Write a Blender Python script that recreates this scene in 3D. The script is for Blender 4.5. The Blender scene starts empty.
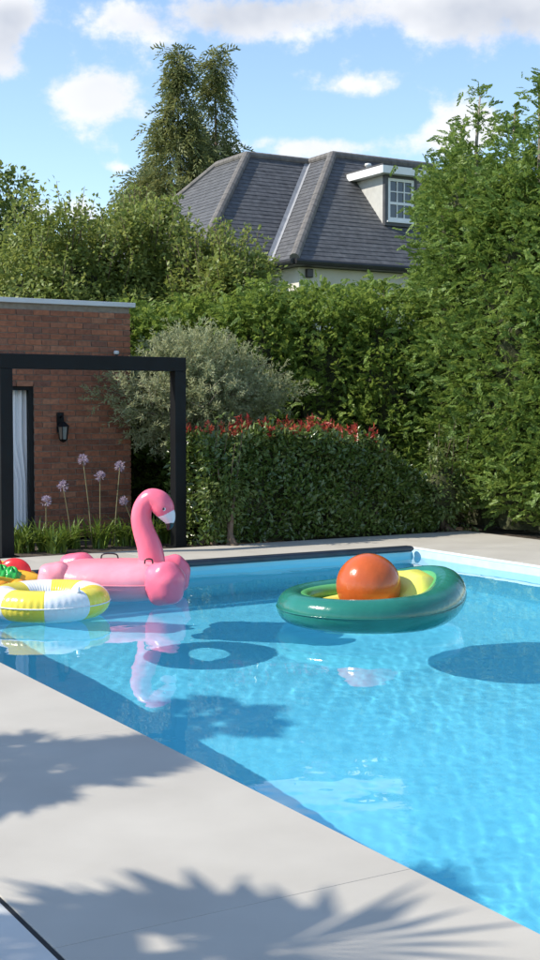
import bpy, bmesh, math, random
import numpy as np
from mathutils import Vector, Matrix

# ------------------------------------------------------------------ camera, sky, sun, exposure
sc = bpy.context.scene
COL = sc.collection
R = math.radians
FPX, CXP, CYP, CAMH = 1300.0, 270.0, 480.0, 1.65
YAW, PITCH = math.atan(770 / 1300), math.atan(70 / 1300)
cam = bpy.data.cameras.new("camera")
cam.sensor_fit = 'VERTICAL'
cam.angle = 2 * math.atan(480 / FPX)
cam.clip_end = 3000
cam_ob = bpy.data.objects.new("camera", cam)
COL.objects.link(cam_ob)
cam_ob.location = (0, 0, CAMH)
cam_ob.rotation_euler = (math.pi / 2 - PITCH, 0, -YAW)
sc.camera = cam_ob

AWAY = np.array([math.sin(YAW), math.cos(YAW), 0.0])      # level view direction
RIGHT = np.array([math.cos(YAW), -math.sin(YAW), 0.0])
UPZ = np.array([0, 0, 1.0])
_f = np.array([AWAY[0] * math.cos(PITCH), AWAY[1] * math.cos(PITCH), -math.sin(PITCH)])
_u = np.cross(RIGHT, _f)


def ray(x, y):
    return _f + (x - CXP) / FPX * RIGHT + (CYP - y) / FPX * _u


def on_z(x, y, z=0.0):
    d = ray(x, y)
    return np.array([0, 0, CAMH]) + d * ((z - CAMH) / d[2])


def on_y(x, y, Y):
    d = ray(x, y)
    return np.array([0, 0, CAMH]) + d * (Y / d[1])


def ra(r, a, z=0.0):
    """point r metres right of and a metres in front of the standpoint"""
    return RIGHT * r + AWAY * a + UPZ * z


SUN_EL = R(42)
_sh = np.array([-.94, .34, 0])
SUN = Vector((_sh[0] * math.cos(SUN_EL), _sh[1] * math.cos(SUN_EL), math.sin(SUN_EL))).normalized()

world = bpy.data.worlds.new("World")
sc.world = world
world.use_nodes = True


def build_world():
    nt = world.node_tree
    N, Lk = nt.nodes, nt.links
    bg = N['Background']
    bg.inputs[1].default_value = 0.15
    sky = N.new('ShaderNodeTexSky')
    sky.sky_type = 'NISHITA'
    sky.sun_disc = False
    sky.sun_elevation = SUN_EL
    sky.sun_rotation = math.atan2(SUN.x, SUN.y)
    sky.air_density = 1.0
    sky.dust_density = 0.1
    sky.ozone_density = 2.0
    tc = N.new('ShaderNodeTexCoord')
    sep = N.new('ShaderNodeSeparateXYZ')
    Lk.new(tc.outputs['Generated'], sep.inputs[0])

    def m(op, a, b=None, c=None, clamp=False):
        n = N.new('ShaderNodeMath')
        n.operation = op
        n.use_clamp = clamp
        for i, v in enumerate((a, b, c)):
            if v is None:
                continue
            if isinstance(v, (int, float)):
                n.inputs[i].default_value = v
            else:
                Lk.new(v, n.inputs[i])
        return n.outputs[0]
    az = m('ARCTAN2', sep.outputs[0], sep.outputs[1])
    el = m('ARCSINE', sep.outputs[2])
    # cloud noise in (azimuth, elevation), flattened like cumulus seen low in the sky
    comb = N.new('ShaderNodeCombineXYZ')
    Lk.new(m('MULTIPLY', az, 1.0), comb.inputs[0])
    Lk.new(m('MULTIPLY', el, 1.25), comb.inputs[1])

    def noise(scale, detail, off, rough=0.55):
        mp = N.new('ShaderNodeMapping')
        mp.inputs['Location'].default_value = off
        Lk.new(comb.outputs[0], mp.inputs[0])
        n = N.new('ShaderNodeTexNoise')
        n.inputs['Scale'].default_value = scale
        n.inputs['Detail'].default_value = detail
        n.inputs['Roughness'].default_value = rough
        Lk.new(mp.outputs[0], n.inputs['Vector'])
        return n.outputs[0]
    n1 = noise(15, 8, (3.1, 1.7, 0), 0.62)
    n2 = noise(5, 3, (0.4, 7.7, 2.0))
    # cumulus placed by direction: pixel centre, half-width, half-height, weight
    blobs = [(103, 96, 52, 27, 1.15), (6, 55, 26, 34, 1.0), (5, 12, 45, 18, .7), (150, 22, 110, 26, .75), (330, 8, 150, 26, .85), (490, 20, 95, 34, 1.0),
             (352, 84, 60, 14, .8), (468, 124, 46, 26, 1.15), (338, 148, 85, 16, 1.0), (120, 168, 18, 7, .7), (575, 60, 25, 30, .6), (225, 145, 40, 14, .5),
             (140, 230, 120, 28, .5), (40, 205, 70, 14, .3)]
    tot = None
    for (x, y, sx, sy, wgt) in blobs:
        d = ray(x, y)
        d = d / np.linalg.norm(d)
        a0, e0 = math.atan2(d[0], d[1]), math.asin(d[2])
        q1 = m('POWER', m('ABSOLUTE', m('MULTIPLY', m('SUBTRACT', az, a0), FPX / sx)), 2.0)
        q2 = m('POWER', m('ABSOLUTE', m('MULTIPLY', m('SUBTRACT', el, e0), FPX / sy)), 2.0)
        g = m('MULTIPLY', m('EXPONENT', m('MULTIPLY', m('ADD', q1, q2), -1.0)), wgt)
        tot = g if tot is None else m('ADD', tot, g)
    # the same broken cumulus goes on over the rest of the sky
    d = ray(270, 110)
    a0 = math.atan2(d[0], d[1])
    e0 = math.asin(d[2] / np.linalg.norm(d))
    inview = m('EXPONENT', m('MULTIPLY', m('ADD', m('POWER', m('MULTIPLY', m('SUBTRACT', az, a0), 3.2), 4.0), m('POWER', m('MULTIPLY', m('SUBTRACT', el, e0), 5.0), 4.0)), -1.0))
    gen = m('MULTIPLY', m('MULTIPLY', m('SUBTRACT', n2, 0.42), 3.0, clamp=True), m('SUBTRACT', 1.0, inview))
    cov = m('ADD', tot, gen)
    dens = m('ADD', cov, m('MULTIPLY', m('SUBTRACT', n1, 0.5), 2.6))
    mr = N.new('ShaderNodeMapRange')
    mr.interpolation_type = 'SMOOTHERSTEP'
    mr.inputs[1].default_value = 0.34
    mr.inputs[2].default_value = 1.0
    Lk.new(dens, mr.inputs[0])
    # thick parts are greyer underneath
    mr2 = N.new('ShaderNodeMapRange')
    mr2.inputs[1].default_value = 0.45
    mr2.inputs[2].default_value = 1.35
    Lk.new(m('ADD', cov, m('MULTIPLY', m('SUBTRACT', noise(9, 4, (5.2, .3, 1)), 0.5), 2.4)), mr2.inputs[0])
    up = N.new('ShaderNodeMapRange')
    up.interpolation_type = 'SMOOTHSTEP'
    up.inputs[1].default_value = R(13.2)
    up.inputs[2].default_value = R(16.5)
    up.inputs[3].default_value = 0.25
    Lk.new(el, up.inputs[0])
    cmix = N.new('ShaderNodeMix')
    cmix.data_type = 'RGBA'
    cmix.inputs[6].default_value = (4.6, 4.6, 4.65, 1)
    cmix.inputs[7].default_value = (2.75, 2.9, 3.25, 1)
    Lk.new(m('MULTIPLY', mr2.outputs[0], up.outputs[0]), cmix.inputs[0])
    smix = N.new('ShaderNodeMix')
    smix.data_type = 'RGBA'
    Lk.new(m('MULTIPLY', mr.outputs[0], 0.93), smix.inputs[0])
    Lk.new(sky.outputs[0], smix.inputs[6])
    Lk.new(cmix.outputs[2], smix.inputs[7])
    Lk.new(smix.outputs[2], bg.inputs[0])


build_world()
sun = bpy.data.lights.new("sun", 'SUN')
sun.energy = 3.9
sun.angle = R(0.55)
sun.color = (1.0, 0.94, 0.83)
sun.cycles.is_caustics_light = True
sun_ob = bpy.data.objects.new("sun", sun)
COL.objects.link(sun_ob)
sun_ob.rotation_euler = SUN.to_track_quat('Z', 'Y').to_euler()
sc.view_settings.view_transform = 'Standard'
sc.view_settings.look = 'None'
sc.view_settings.gamma = 1.0
sc.view_settings.exposure = 0.65
sc.cycles.use_denoising = True
sc.cycles.max_bounces = 10
sc.cycles.transmission_bounces = 8
sc.cycles.sample_clamp_indirect = 8

rng = np.random.default_rng(11)
random.seed(5)

# ------------------------------------------------------------------ materials


def new_mat(name):
    m = bpy.data.materials.new(name)
    m.use_nodes = True
    return m, m.node_tree, m.node_tree.nodes['Principled BSDF']


def noise_mat(name, c1, c2, scale=6, rough=0.6, bump=0.0, bscale=40, detail=5, spec=0.5, stretch=(1, 1, 1), coat=0.0, lo=.3, hi=.7):
    """colour varied by object-space noise, optional fine bump"""
    m, nt, b = new_mat(name)
    N, Lk = nt.nodes, nt.links
    tc = N.new('ShaderNodeTexCoord')
    mp = N.new('ShaderNodeMapping')
    mp.inputs['Scale'].default_value = stretch
    Lk.new(tc.outputs['Object'], mp.inputs[0])
    n = N.new('ShaderNodeTexNoise')
    n.inputs['Scale'].default_value = scale
    n.inputs['Detail'].default_value = detail
    Lk.new(mp.outputs[0], n.inputs['Vector'])
    r = N.new('ShaderNodeValToRGB')
    r.color_ramp.elements[0].position = lo
    r.color_ramp.elements[1].position = hi
    r.color_ramp.elements[0].color = (*c1, 1)
    r.color_ramp.elements[1].color = (*c2, 1)
    Lk.new(n.outputs[0], r.inputs[0])
    Lk.new(r.outputs[0], b.inputs['Base Color'])
    b.inputs['Roughness'].default_value = rough
    b.inputs['Specular IOR Level'].default_value = spec
    b.inputs['Coat Weight'].default_value = coat
    if bump:
        n2 = N.new('ShaderNodeTexNoise')
        n2.inputs['Scale'].default_value = bscale
        n2.inputs['Detail'].default_value = 6
        Lk.new(mp.outputs[0], n2.inputs['Vector'])
        bp = N.new('ShaderNodeBump')
        bp.inputs['Strength'].default_value = bump
        bp.inputs['Distance'].default_value = 0.02
        Lk.new(n2.outputs[0], bp.inputs['Height'])
        Lk.new(bp.outputs[0], b.inputs['Normal'])
    return m


def leaf_mat(name, cols, rough=0.5, trans=0.3, spec=0.35):
    """cols: ramp of leaf colours picked per leaf (random per island)"""
    m, nt, b = new_mat(name)
    N, Lk = nt.nodes, nt.links
    g = N.new('ShaderNodeNewGeometry')
    r = N.new('ShaderNodeValToRGB')
    cr = r.color_ramp
    while len(cr.elements) < len(cols):
        cr.elements.new(0.5)
    for i, c in enumerate(cols):
        cr.elements[i].position = i / (len(cols) - 1)
        cr.elements[i].color = (*c, 1)
    tc = N.new('ShaderNodeTexCoord')
    n = N.new('ShaderNodeTexNoise')
    n.inputs['Scale'].default_value = 1.6
    n.inputs['Detail'].default_value = 3
    Lk.new(tc.outputs['Object'], n.inputs['Vector'])
    mx = N.new('ShaderNodeMath')
    mx.operation = 'MULTIPLY_ADD'
    mx.inputs[1].default_value = 1.3
    mx.inputs[2].default_value = -0.4
    Lk.new(n.outputs[0], mx.inputs[0])
    ad = N.new('ShaderNodeMath')
    ad.operation = 'MULTIPLY_ADD'
    ad.inputs[1].default_value = 0.65
    Lk.new(g.outputs['Random Per Island'], ad.inputs[0])
    Lk.new(mx.outputs[0], ad.inputs[2])
    Lk.new(ad.outputs[0], r.inputs[0])
    Lk.new(r.outputs[0], b.inputs['Base Color'])
    b.inputs['Roughness'].default_value = rough
    b.inputs['Specular IOR Level'].default_value = spec
    t = N.new('ShaderNodeBsdfTranslucent')
    hsv = N.new('ShaderNodeHueSaturation')
    hsv.inputs['Hue'].default_value = 0.48
    hsv.inputs['Value'].default_value = 1.25
    Lk.new(r.outputs[0], hsv.inputs['Color'])
    Lk.new(hsv.outputs[0], t.inputs[0])
    ms = N.new('ShaderNodeMixShader')
    ms.inputs[0].default_value = trans
    Lk.new(b.outputs[0], ms.inputs[1])
    Lk.new(t.outputs[0], ms.inputs[2])
    Lk.new(ms.outputs[0], N['Material Output'].inputs[0])
    return m


def vinyl(name, col, rough=0.22, sss=0.0, scale=3.0, amt=0.12):
    c2 = tuple(min(1, c * (1 + amt)) for c in col)
    c1 = tuple(c * (1 - amt) for c in col)
    m = noise_mat(name, c1, c2, scale=scale, rough=rough, bump=0.3, bscale=11, spec=0.5, stretch=(1, 1, .55))
    return m


M = {}
M['slab'] = noise_mat('porcelain_slab', (.415, .38, .325), (.50, .463, .40), scale=1.4, rough=.55, detail=8, bump=.05, bscale=160)
M['slab_pale'] = noise_mat('pale_porcelain_slab', (.53, .51, .47), (.61, .59, .55), scale=2.2, rough=.55, bump=.05, bscale=160)
M['grout'] = noise_mat('grout', (.38, .355, .31), (.43, .405, .36), scale=30, rough=.9)
M['soil'] = noise_mat('soil', (.035, .025, .017), (.09, .065, .045), scale=14, rough=.95, bump=.6, bscale=50)
M['grass'] = noise_mat('lawn', (.04, .075, .018), (.08, .12, .03), scale=9, rough=.9, bump=.5, bscale=120)
M['black_metal'] = noise_mat('black_powder_coat', (.004, .0045, .005), (.007, .0075, .0085), scale=5, rough=.55, bump=.03, bscale=200, spec=.22)
M['cover_bar'] = noise_mat('navy_plastic', (.012, .018, .03), (.022, .03, .048), scale=8, rough=.35)
M['drain'] = noise_mat('drain_steel', (.006, .006, .006), (.014, .014, .014), scale=20, rough=.8)
M['trim'] = noise_mat('white_trim', (.70, .71, .71), (.80, .80, .79), scale=3, rough=.45)
M['liner'] = noise_mat('pool_liner', (.44, .79, .91), (.48, .82, .93), scale=1.2, rough=.5, bump=.04, bscale=30)
M['border'] = noise_mat('pale_border_liner', (.50, .72, .82), (.58, .77, .85), scale=9, rough=.45, bump=.04, bscale=30)
M['pvc_white'] = noise_mat('white_paint', (.74, .74, .72), (.82, .82, .80), scale=5, rough=.4)
M['cream'] = noise_mat('cream_render', (.55, .52, .44), (.64, .61, .53), scale=2, rough=.85, bump=.2, bscale=60)
M['coping'] = noise_mat('parapet_metal', (.50, .51, .52), (.60, .61, .62), scale=2, rough=.45)
M['mortar'] = noise_mat('mortar', (.20, .165, .135), (.29, .245, .20), scale=22, rough=.95, bump=.4, bscale=120)
M['curtain'] = noise_mat('curtain_cloth', (.74, .75, .78), (.84, .85, .86), scale=3, rough=.9, stretch=(6, 6, .3))
M['bark'] = noise_mat('bark', (.06, .042, .028), (.16, .115, .08), scale=10, rough=.9, bump=.7, bscale=45, stretch=(1, 1, .3))
M['bark_pale'] = noise_mat('pale_bark', (.16, .13, .10), (.34, .30, .25), scale=10, rough=.9, bump=.6, bscale=45, stretch=(1, 1, .3))
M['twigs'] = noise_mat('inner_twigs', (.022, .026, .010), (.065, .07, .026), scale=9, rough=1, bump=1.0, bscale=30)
M['pink'] = vinyl('pink_vinyl', (.84, .155, .24), .3)
M['pink_pale'] = vinyl('pale_pink_vinyl', (.89, .31, .375), .32)
M['beak_white'] = vinyl('beak_white_vinyl', (.78, .72, .74), .25)
M['black_vinyl'] = vinyl('black_vinyl', (.015, .014, .016), .3)
M['yellow'] = vinyl('yellow_vinyl', (.82, .66, .07), .25)
M['white_vinyl'] = vinyl('white_vinyl', (.80, .80, .80), .25, amt=.03)
M['avocado_green'] = vinyl('avocado_green_vinyl', (.018, .165, .125), .16)
M['avocado_rim'] = vinyl('avocado_inner_green_vinyl', (.10, .38, .12), .25)
M['avocado_flesh'] = vinyl('avocado_flesh_vinyl', (.74, .70, .12), .3)
M['ball'] = vinyl('ball_orange_vinyl', (.52, .10, .022), .2)
M['taco'] = vinyl('taco_shell_vinyl', (.72, .42, .03), .25)
M['tomato'] = vinyl('tomato_vinyl', (.66, .03, .03), .2)
M['lettuce'] = vinyl('lettuce_vinyl', (.03, .40, .07), .25)
M['cheese'] = vinyl('cheese_vinyl', (.85, .33, .02), .25)
M['lead'] = noise_mat('lead_flashing', (.24, .245, .26), (.33, .335, .35), scale=5, rough=.5)
M['hip_tile'] = noise_mat('hip_tile', (.115, .105, .098), (.18, .165, .15), scale=6, rough=.8)
M['roof_flat'] = noise_mat('flat_roof_felt', (.06, .06, .065), (.09, .09, .095), scale=3, rough=.9)
M['gutter'] = noise_mat('gutter_black', (.016, .016, .017), (.028, .028, .03), scale=5, rough=.4)
M['dormer_cheek'] = noise_mat('dormer_cheek', (.42, .41, .38), (.52, .51, .47), scale=4, rough=.7)
M['dormer_dark'] = noise_mat('dormer_lead_dark', (.045, .047, .052), (.075, .078, .085), scale=6, rough=.5)
M['terracotta'] = noise_mat('pot_charcoal', (.03, .03, .032), (.05, .05, .052), scale=6, rough=.6)
m, nt, b = new_mat('dark_glass')
b.inputs['Base Color'].default_value = (.03, .037, .045, 1)
b.inputs['Roughness'].default_value = .04
b.inputs['Specular IOR Level'].default_value = .8
M['glass'] = m
m, nt, b = new_mat('lamp_glass')
b.inputs['Base Color'].default_value = (.16, .13, .10, 1)
b.inputs['Roughness'].default_value = .08
M['lamp_glass'] = m


def random_mat(name, cols, mode, rough=.85, bump=.35, bscale=70, nscale=25, namt=.35):
    """one colour per object ('object') or per island ('island'), mottled with noise"""
    m, nt, b = new_mat(name)
    N, Lk = nt.nodes, nt.links
    src = N.new('ShaderNodeObjectInfo').outputs['Random'] if mode == 'object' else N.new('ShaderNodeNewGeometry').outputs['Random Per Island']
    r = N.new('ShaderNodeValToRGB')
    r.color_ramp.interpolation = 'LINEAR'
    while len(r.color_ramp.elements) < len(cols):
        r.color_ramp.elements.new(.5)
    for i, c in enumerate(cols):
        r.color_ramp.elements[i].position = i / (len(cols) - 1)
        r.color_ramp.elements[i].color = (*c, 1)
    Lk.new(src, r.inputs[0])
    tc = N.new('ShaderNodeNewGeometry')
    n = N.new('ShaderNodeTexNoise')
    n.inputs['Scale'].default_value = nscale
    n.inputs['Detail'].default_value = 6
    Lk.new(tc.outputs['Position'], n.inputs['Vector'])
    mr = N.new('ShaderNodeMapRange')
    mr.inputs[1].default_value = .3
    mr.inputs[2].default_value = .7
    mr.inputs[3].default_value = 1 - namt
    mr.inputs[4].default_value = 1 + namt * .6
    Lk.new(n.outputs[0], mr.inputs[0])
    mx = N.new('ShaderNodeMix')
    mx.data_type = 'RGBA'
    mx.blend_type = 'MULTIPLY'
    mx.inputs[0].default_value = 1
    Lk.new(r.outputs[0], mx.inputs[6])
    Lk.new(mr.outputs[0], mx.inputs[7])
    Lk.new(mx.outputs[2], b.inputs['Base Color'])
    b.inputs['Roughness'].default_value = rough
    n2 = N.new('ShaderNodeTexNoise')
    n2.inputs['Scale'].default_value = bscale
    Lk.new(tc.outputs['Position'], n2.inputs['Vector'])
    bp = N.new('ShaderNodeBump')
    bp.inputs['Strength'].default_value = bump
    bp.inputs['Distance'].default_value = .01
    Lk.new(n2.outputs[0], bp.inputs['Height'])
    Lk.new(bp.outputs[0], b.inputs['Normal'])
    return m


BRICKC = [(.19, .072, .04), (.27, .10, .052), (.33, .122, .062), (.23, .085, .047), (.36, .155, .085), (.16, .068, .045)]
M['brick'] = random_mat('red_brick', BRICKC, 'object')
M['brick_i'] = random_mat('red_brick_far', BRICKC, 'island')
M['slate'] = random_mat('grey_slate', [(.082, .083, .088), (.096, .097, .102), (.088, .088, .093), (.106, .106, .11)], 'island', rough=.62, nscale=7, bump=.15)

# water: clear, faintly blue-green dielectric; ripples are in the mesh
m, nt, b = new_mat('pool_water')
b.inputs['Base Color'].default_value = (.345, .835, 1.0, 1)
b.inputs['Roughness'].default_value = 0.0
b.inputs['IOR'].default_value = 1.333
b.inputs['Transmission Weight'].default_value = 1.0
M['water'] = m

LEYL = leaf_mat('leylandii_leaf', [(.06, .11, .02), (.11, .185, .033), (.165, .255, .05), (.24, .33, .08)], trans=.38)
LEYL_BACK = leaf_mat('conifer_back_leaf', [(.09, .15, .028), (.16, .25, .045), (.26, .35, .075)], trans=.45)
HAZEL = leaf_mat('broadleaf_leaf', [(.12, .165, .035), (.19, .25, .055), (.29, .34, .10)], trans=.42)
DARKLEAF = leaf_mat('dark_tree_leaf', [(.085, .13, .032), (.14, .20, .048), (.21, .27, .07)], trans=.42)
OLIVE = leaf_mat('olive_leaf', [(.23, .26, .12), (.32, .35, .18), (.43, .45, .28)], trans=.42, rough=.55)
PHOT = leaf_mat('glossy_hedge_leaf', [(.045, .08, .016), (.08, .13, .025), (.15, .20, .045)], rough=.28, trans=.18, spec=.6)
PHOT_RED = leaf_mat('red_shoot_leaf', [(.28, .05, .03), (.44, .06, .04), (.50, .16, .07)], rough=.35, trans=.3)
SPRIG = leaf_mat('pale_sprig_leaf', [(.07, .12, .025), (.12, .17, .04), (.24, .28, .12)], rough=.4, trans=.3)
AGA = leaf_mat('strap_leaf', [(.07, .12, .016), (.12, .19, .028), (.20, .27, .05)], rough=.4, trans=.25)
LILAC = leaf_mat('lilac_floret', [(.30, .23, .33), (.40, .32, .42), (.50, .43, .50)], rough=.6, trans=.4)
STEM = noise_mat('flower_stem', (.16, .15, .07), (.24, .20, .10), scale=20, rough=.7)
TALLC = leaf_mat('cypress_leaf', [(.09, .12, .04), (.15, .18, .06), (.24, .25, .09)], trans=.4)
PALM = leaf_mat('palm_leaf', [(.04, .08, .02), (.07, .12, .03)], trans=.15)

# ------------------------------------------------------------------ mesh helpers


def link(name, me, mat=None, parent=None, smooth=False):
    if mat is not None and not me.materials:
        me.materials.append(mat)
    if smooth:
        me.polygons.foreach_set('use_smooth', np.ones(len(me.polygons), dtype=bool))
    o = bpy.data.objects.new(name, me)
    COL.objects.link(o)
    if parent is not None:
        o.parent = parent
    return o


def mesh(name, V, F, mat=None, parent=None, smooth=False):
    me = bpy.data.meshes.new(name)
    me.from_pydata([tuple(map(float, v)) for v in V], [], [tuple(map(int, f)) for f in F])
    me.update()
    return link(name, me, mat, parent, smooth)


def tri_mesh(name, V, T, mat, parent=None):
    """fast triangle mesh from numpy arrays"""
    V = np.ascontiguousarray(V, dtype=np.float32)
    T = np.ascontiguousarray(T, dtype=np.int32)
    me = bpy.data.meshes.new(name)
    me.vertices.add(len(V))
    me.vertices.foreach_set('co', V.ravel())
    me.loops.add(T.size)
    me.loops.foreach_set('vertex_index', T.ravel())
    me.polygons.add(len(T))
    me.polygons.foreach_set('loop_start', np.arange(0, T.size, 3, dtype=np.int32))
    me.polygons.foreach_set('loop_total', np.full(len(T), 3, dtype=np.int32))
    me.update(calc_edges=True)
    return link(name, me, mat, parent)


class MB:
    def __init__(self):
        self.v, self.f = [], []

    def add(self, V, F):
        k = len(self.v)
        self.v += [tuple(map(float, p)) for p in V]
        self.f += [tuple(int(i) + k for i in q) for q in F]

    def box(self, a, b):
        (x0, y0, z0), (x1, y1, z1) = a, b
        self.add([(x0, y0, z0), (x1, y0, z0), (x1, y1, z0), (x0, y1, z0), (x0, y0, z1), (x1, y0, z1), (x1, y1, z1), (x0, y1, z1)],
                 [(0, 3, 2, 1), (4, 5, 6, 7), (0, 1, 5, 4), (1, 2, 6, 5), (2, 3, 7, 6), (3, 0, 4, 7)])

    def build(self, name, mat, parent=None, smooth=False, bevel=0.0):
        o = mesh(name, self.v, self.f, mat, parent, smooth)
        if bevel:
            bm = bmesh.new()
            bm.from_mesh(o.data)
            bmesh.ops.bevel(bm, geom=bm.edges[:], offset=bevel, segments=2, affect='EDGES', profile=.5)
            bm.to_mesh(o.data)
            bm.free()
        return o


def box(name, a, b, mat, parent=None, bevel=0.0):
    q = MB()
    q.box(a, b)
    return q.build(name, mat, parent, bevel=bevel)


def sweep_arrays(P, rad, n=16, closed=False, cap=True, ry=None, ref=None):
    """tube along points P with radii rad; returns V, F"""
    P = np.asarray(P, float)
    k = len(P)
    rad = np.broadcast_to(np.asarray(rad, float), (k,))
    rz = rad if ry is None else np.broadcast_to(np.asarray(ry, float), (k,))
    if closed:
        T = np.roll(P, -1, 0) - np.roll(P, 1, 0)
    else:
        T = np.gradient(P, axis=0)
    T /= np.linalg.norm(T, axis=1)[:, None] + 1e-12
    ref = np.array([0, 0, 1.0]) if ref is None else np.asarray(ref, float)
    V = []
    prev = None
    for i in range(k):
        s = np.cross(T[i], ref)
        if np.linalg.norm(s) < 1e-3:
            s = prev if prev is not None else np.cross(T[i], [1, 0, 0])
        s = s / np.linalg.norm(s)
        if prev is not None and s @ prev < 0:
            s = -s
        prev = s
        w = np.cross(s, T[i])
        for j in range(n):
            a = 2 * math.pi * j / n
            V.append(P[i] + s * rad[i] * math.cos(a) + w * rz[i] * math.sin(a))
    F = []
    for i in range(k if closed else k - 1):
        i2 = (i + 1) % k
        for j in range(n):
            j2 = (j + 1) % n
            F.append((i * n + j, i * n + j2, i2 * n + j2, i2 * n + j))
    if cap and not closed:
        F.append(tuple(range(n - 1, -1, -1)))
        F.append(tuple(range((k - 1) * n, k * n)))
    return V, F


def tube(name, P, rad, mat, parent=None, n=12, closed=False, smooth=True, ry=None, ref=None):
    V, F = sweep_arrays(P, rad, n, closed, True, ry, ref)
    return mesh(name, V, F, mat, parent, smooth)


def smooth_path(P, k=24):
    """Catmull-Rom through the rows of P (positions and radii together)"""
    P = np.asarray(P, float)
    Q = np.vstack([2 * P[0] - P[1], P, 2 * P[-1] - P[-2]])
    out = []
    seg = len(P) - 1
    for s in np.linspace(0, seg - 1e-6, k):
        i = int(s)
        t = s - i
        a, b_, c, d = Q[i], Q[i + 1], Q[i + 2], Q[i + 3]
        out.append(.5 * ((2 * b_) + (-a + c) * t + (2 * a - 5 * b_ + 4 * c - d) * t * t + (-a + 3 * b_ - 3 * c + d) * t ** 3))
    return np.array(out)


def lathe(profile, n=24):
    V, F = [], []
    for (r, z) in profile:
        for j in range(n):
            a = 2 * math.pi * j / n
            V.append((r * math.cos(a), r * math.sin(a), z))
    for i in range(len(profile) - 1):
        for j in range(n):
            j2 = (j + 1) % n
            F.append((i * n + j, i * n + j2, (i + 1) * n + j2, (i + 1) * n + j))
    return V, F


def ellipsoid(c, ax, rad, n1=28, n2=18, e1=1.0, e2=1.0):
    """superellipsoid; ax: 3x3 rows are axes"""
    V, F = [], []
    ax = np.asarray(ax, float)
    sg = lambda v, p: math.copysign(abs(v) ** p, v)
    for i in range(n2 + 1):
        t = -math.pi / 2 + math.pi * i / n2
        for j in range(n1):
            p = 2 * math.pi * j / n1
            l = np.array([sg(math.cos(t), e1) * sg(math.cos(p), e2), sg(math.cos(t), e1) * sg(math.sin(p), e2), sg(math.sin(t), e1)]) * rad
            V.append(np.asarray(c) + l @ ax)
    for i in range(n2):
        for j in range(n1):
            j2 = (j + 1) % n1
            F.append((i * n1 + j, i * n1 + j2, (i + 1) * n1 + j2, (i + 1) * n1 + j))
    return V, F


def empty(name, loc, rz=0.0):
    o = bpy.data.objects.new(name, None)
    COL.objects.link(o)
    o.location = tuple(map(float, loc))
    o.rotation_euler = (0, 0, rz)
    o.empty_display_size = .2
    return o


def tag(o, label=None, cat=None, group=None, kind=None):
    if label:
        o['label'] = label
    if cat:
        o['category'] = cat
    if group:
        o['group'] = group
    if kind:
        o['kind'] = kind
    return o


def unit(a):
    return a / (np.linalg.norm(a, axis=-1, keepdims=True) + 1e-9)


def leaves(P, D, Nn, L, W, fold=.12):
    """rhombic folded leaves: returns V (4n,3), T (2n,3)"""
    n = len(P)
    D = unit(D)
    S = unit(np.cross(D, Nn))
    Nn = np.cross(S, D)
    L = np.broadcast_to(np.asarray(L, float), (n,))[:, None]
    W = np.broadcast_to(np.asarray(W, float), (n,))[:, None]
    mid = P + D * L * .45 + Nn * W * fold
    V = np.stack([P, mid + S * W * .5, P + D * L - Nn * L * .08, mid - S * W * .5], 1).reshape(-1, 3)
    k = np.arange(n)[:, None] * 4
    T = np.concatenate([k + [[0, 1, 2]], k + [[0, 2, 3]]], 1).reshape(-1, 3)
    return V, T


def cat_vt(parts):
    V, T, k = [], [], 0
    for v, t in parts:
        V.append(v)
        T.append(t + k)
        k += len(v)
    return np.concatenate(V), np.concatenate(T)


def receiver(*obs):
    for o in obs:
        o.cycles.is_caustics_receiver = True


# ------------------------------------------------------------------ ground, deck, pool
PX0, PX1, PY0, PY1 = 2.78, 9.49, 0.6, 12.65     # pool opening
WZ = -0.12                                      # water level
PD = -1.98                                      # pool floor


def frame_sheet(name, z, outer, inner, mat, parent=None):
    (ox0, oy0, ox1, oy1), (ix0, iy0, ix1, iy1) = outer, inner
    V = [(ox0, oy0, z), (ox1, oy0, z), (ox1, oy1, z), (ox0, oy1, z), (ix0, iy0, z), (ix1, iy0, z), (ix1, iy1, z), (ix0, iy1, z)]
    F = [(0, 1, 5, 4), (1, 2, 6, 5), (2, 3, 7, 6), (3, 0, 4, 7)]
    return mesh(name, V, F, mat, parent)


hole = (PX0 - .01, PY0 - .01, PX1 + .01, PY1 + .01)
tag(frame_sheet('ground', -.05, (-600, -600, 900, 1200), hole, M['grass']), kind='structure')
deck = tag(frame_sheet('pool_deck', -.0035, (-5, -5, 11.35, 13.92), hole, M['grout']), kind='structure')
SLOT0, SLOT1 = 1.402, 1.422
slab_cache = {}


def slab(x0, x1, y0, y1, mat):
    g = .0006
    w, d = round(x1 - x0 - 2 * g, 4), round(y1 - y0 - 2 * g, 4)
    key = (w, d, mat.name)
    if key not in slab_cache:
        o = box('paving_slab', (-w / 2, -d / 2, -.03), (w / 2, d / 2, 0), mat, deck, bevel=.002)
        slab_cache[key] = o.data
    else:
        o = link('paving_slab', slab_cache[key], None, deck)
    o.location = ((x0 + x1) / 2, (y0 + y1) / 2, random.uniform(-.0006, .0006))
    return o


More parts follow.
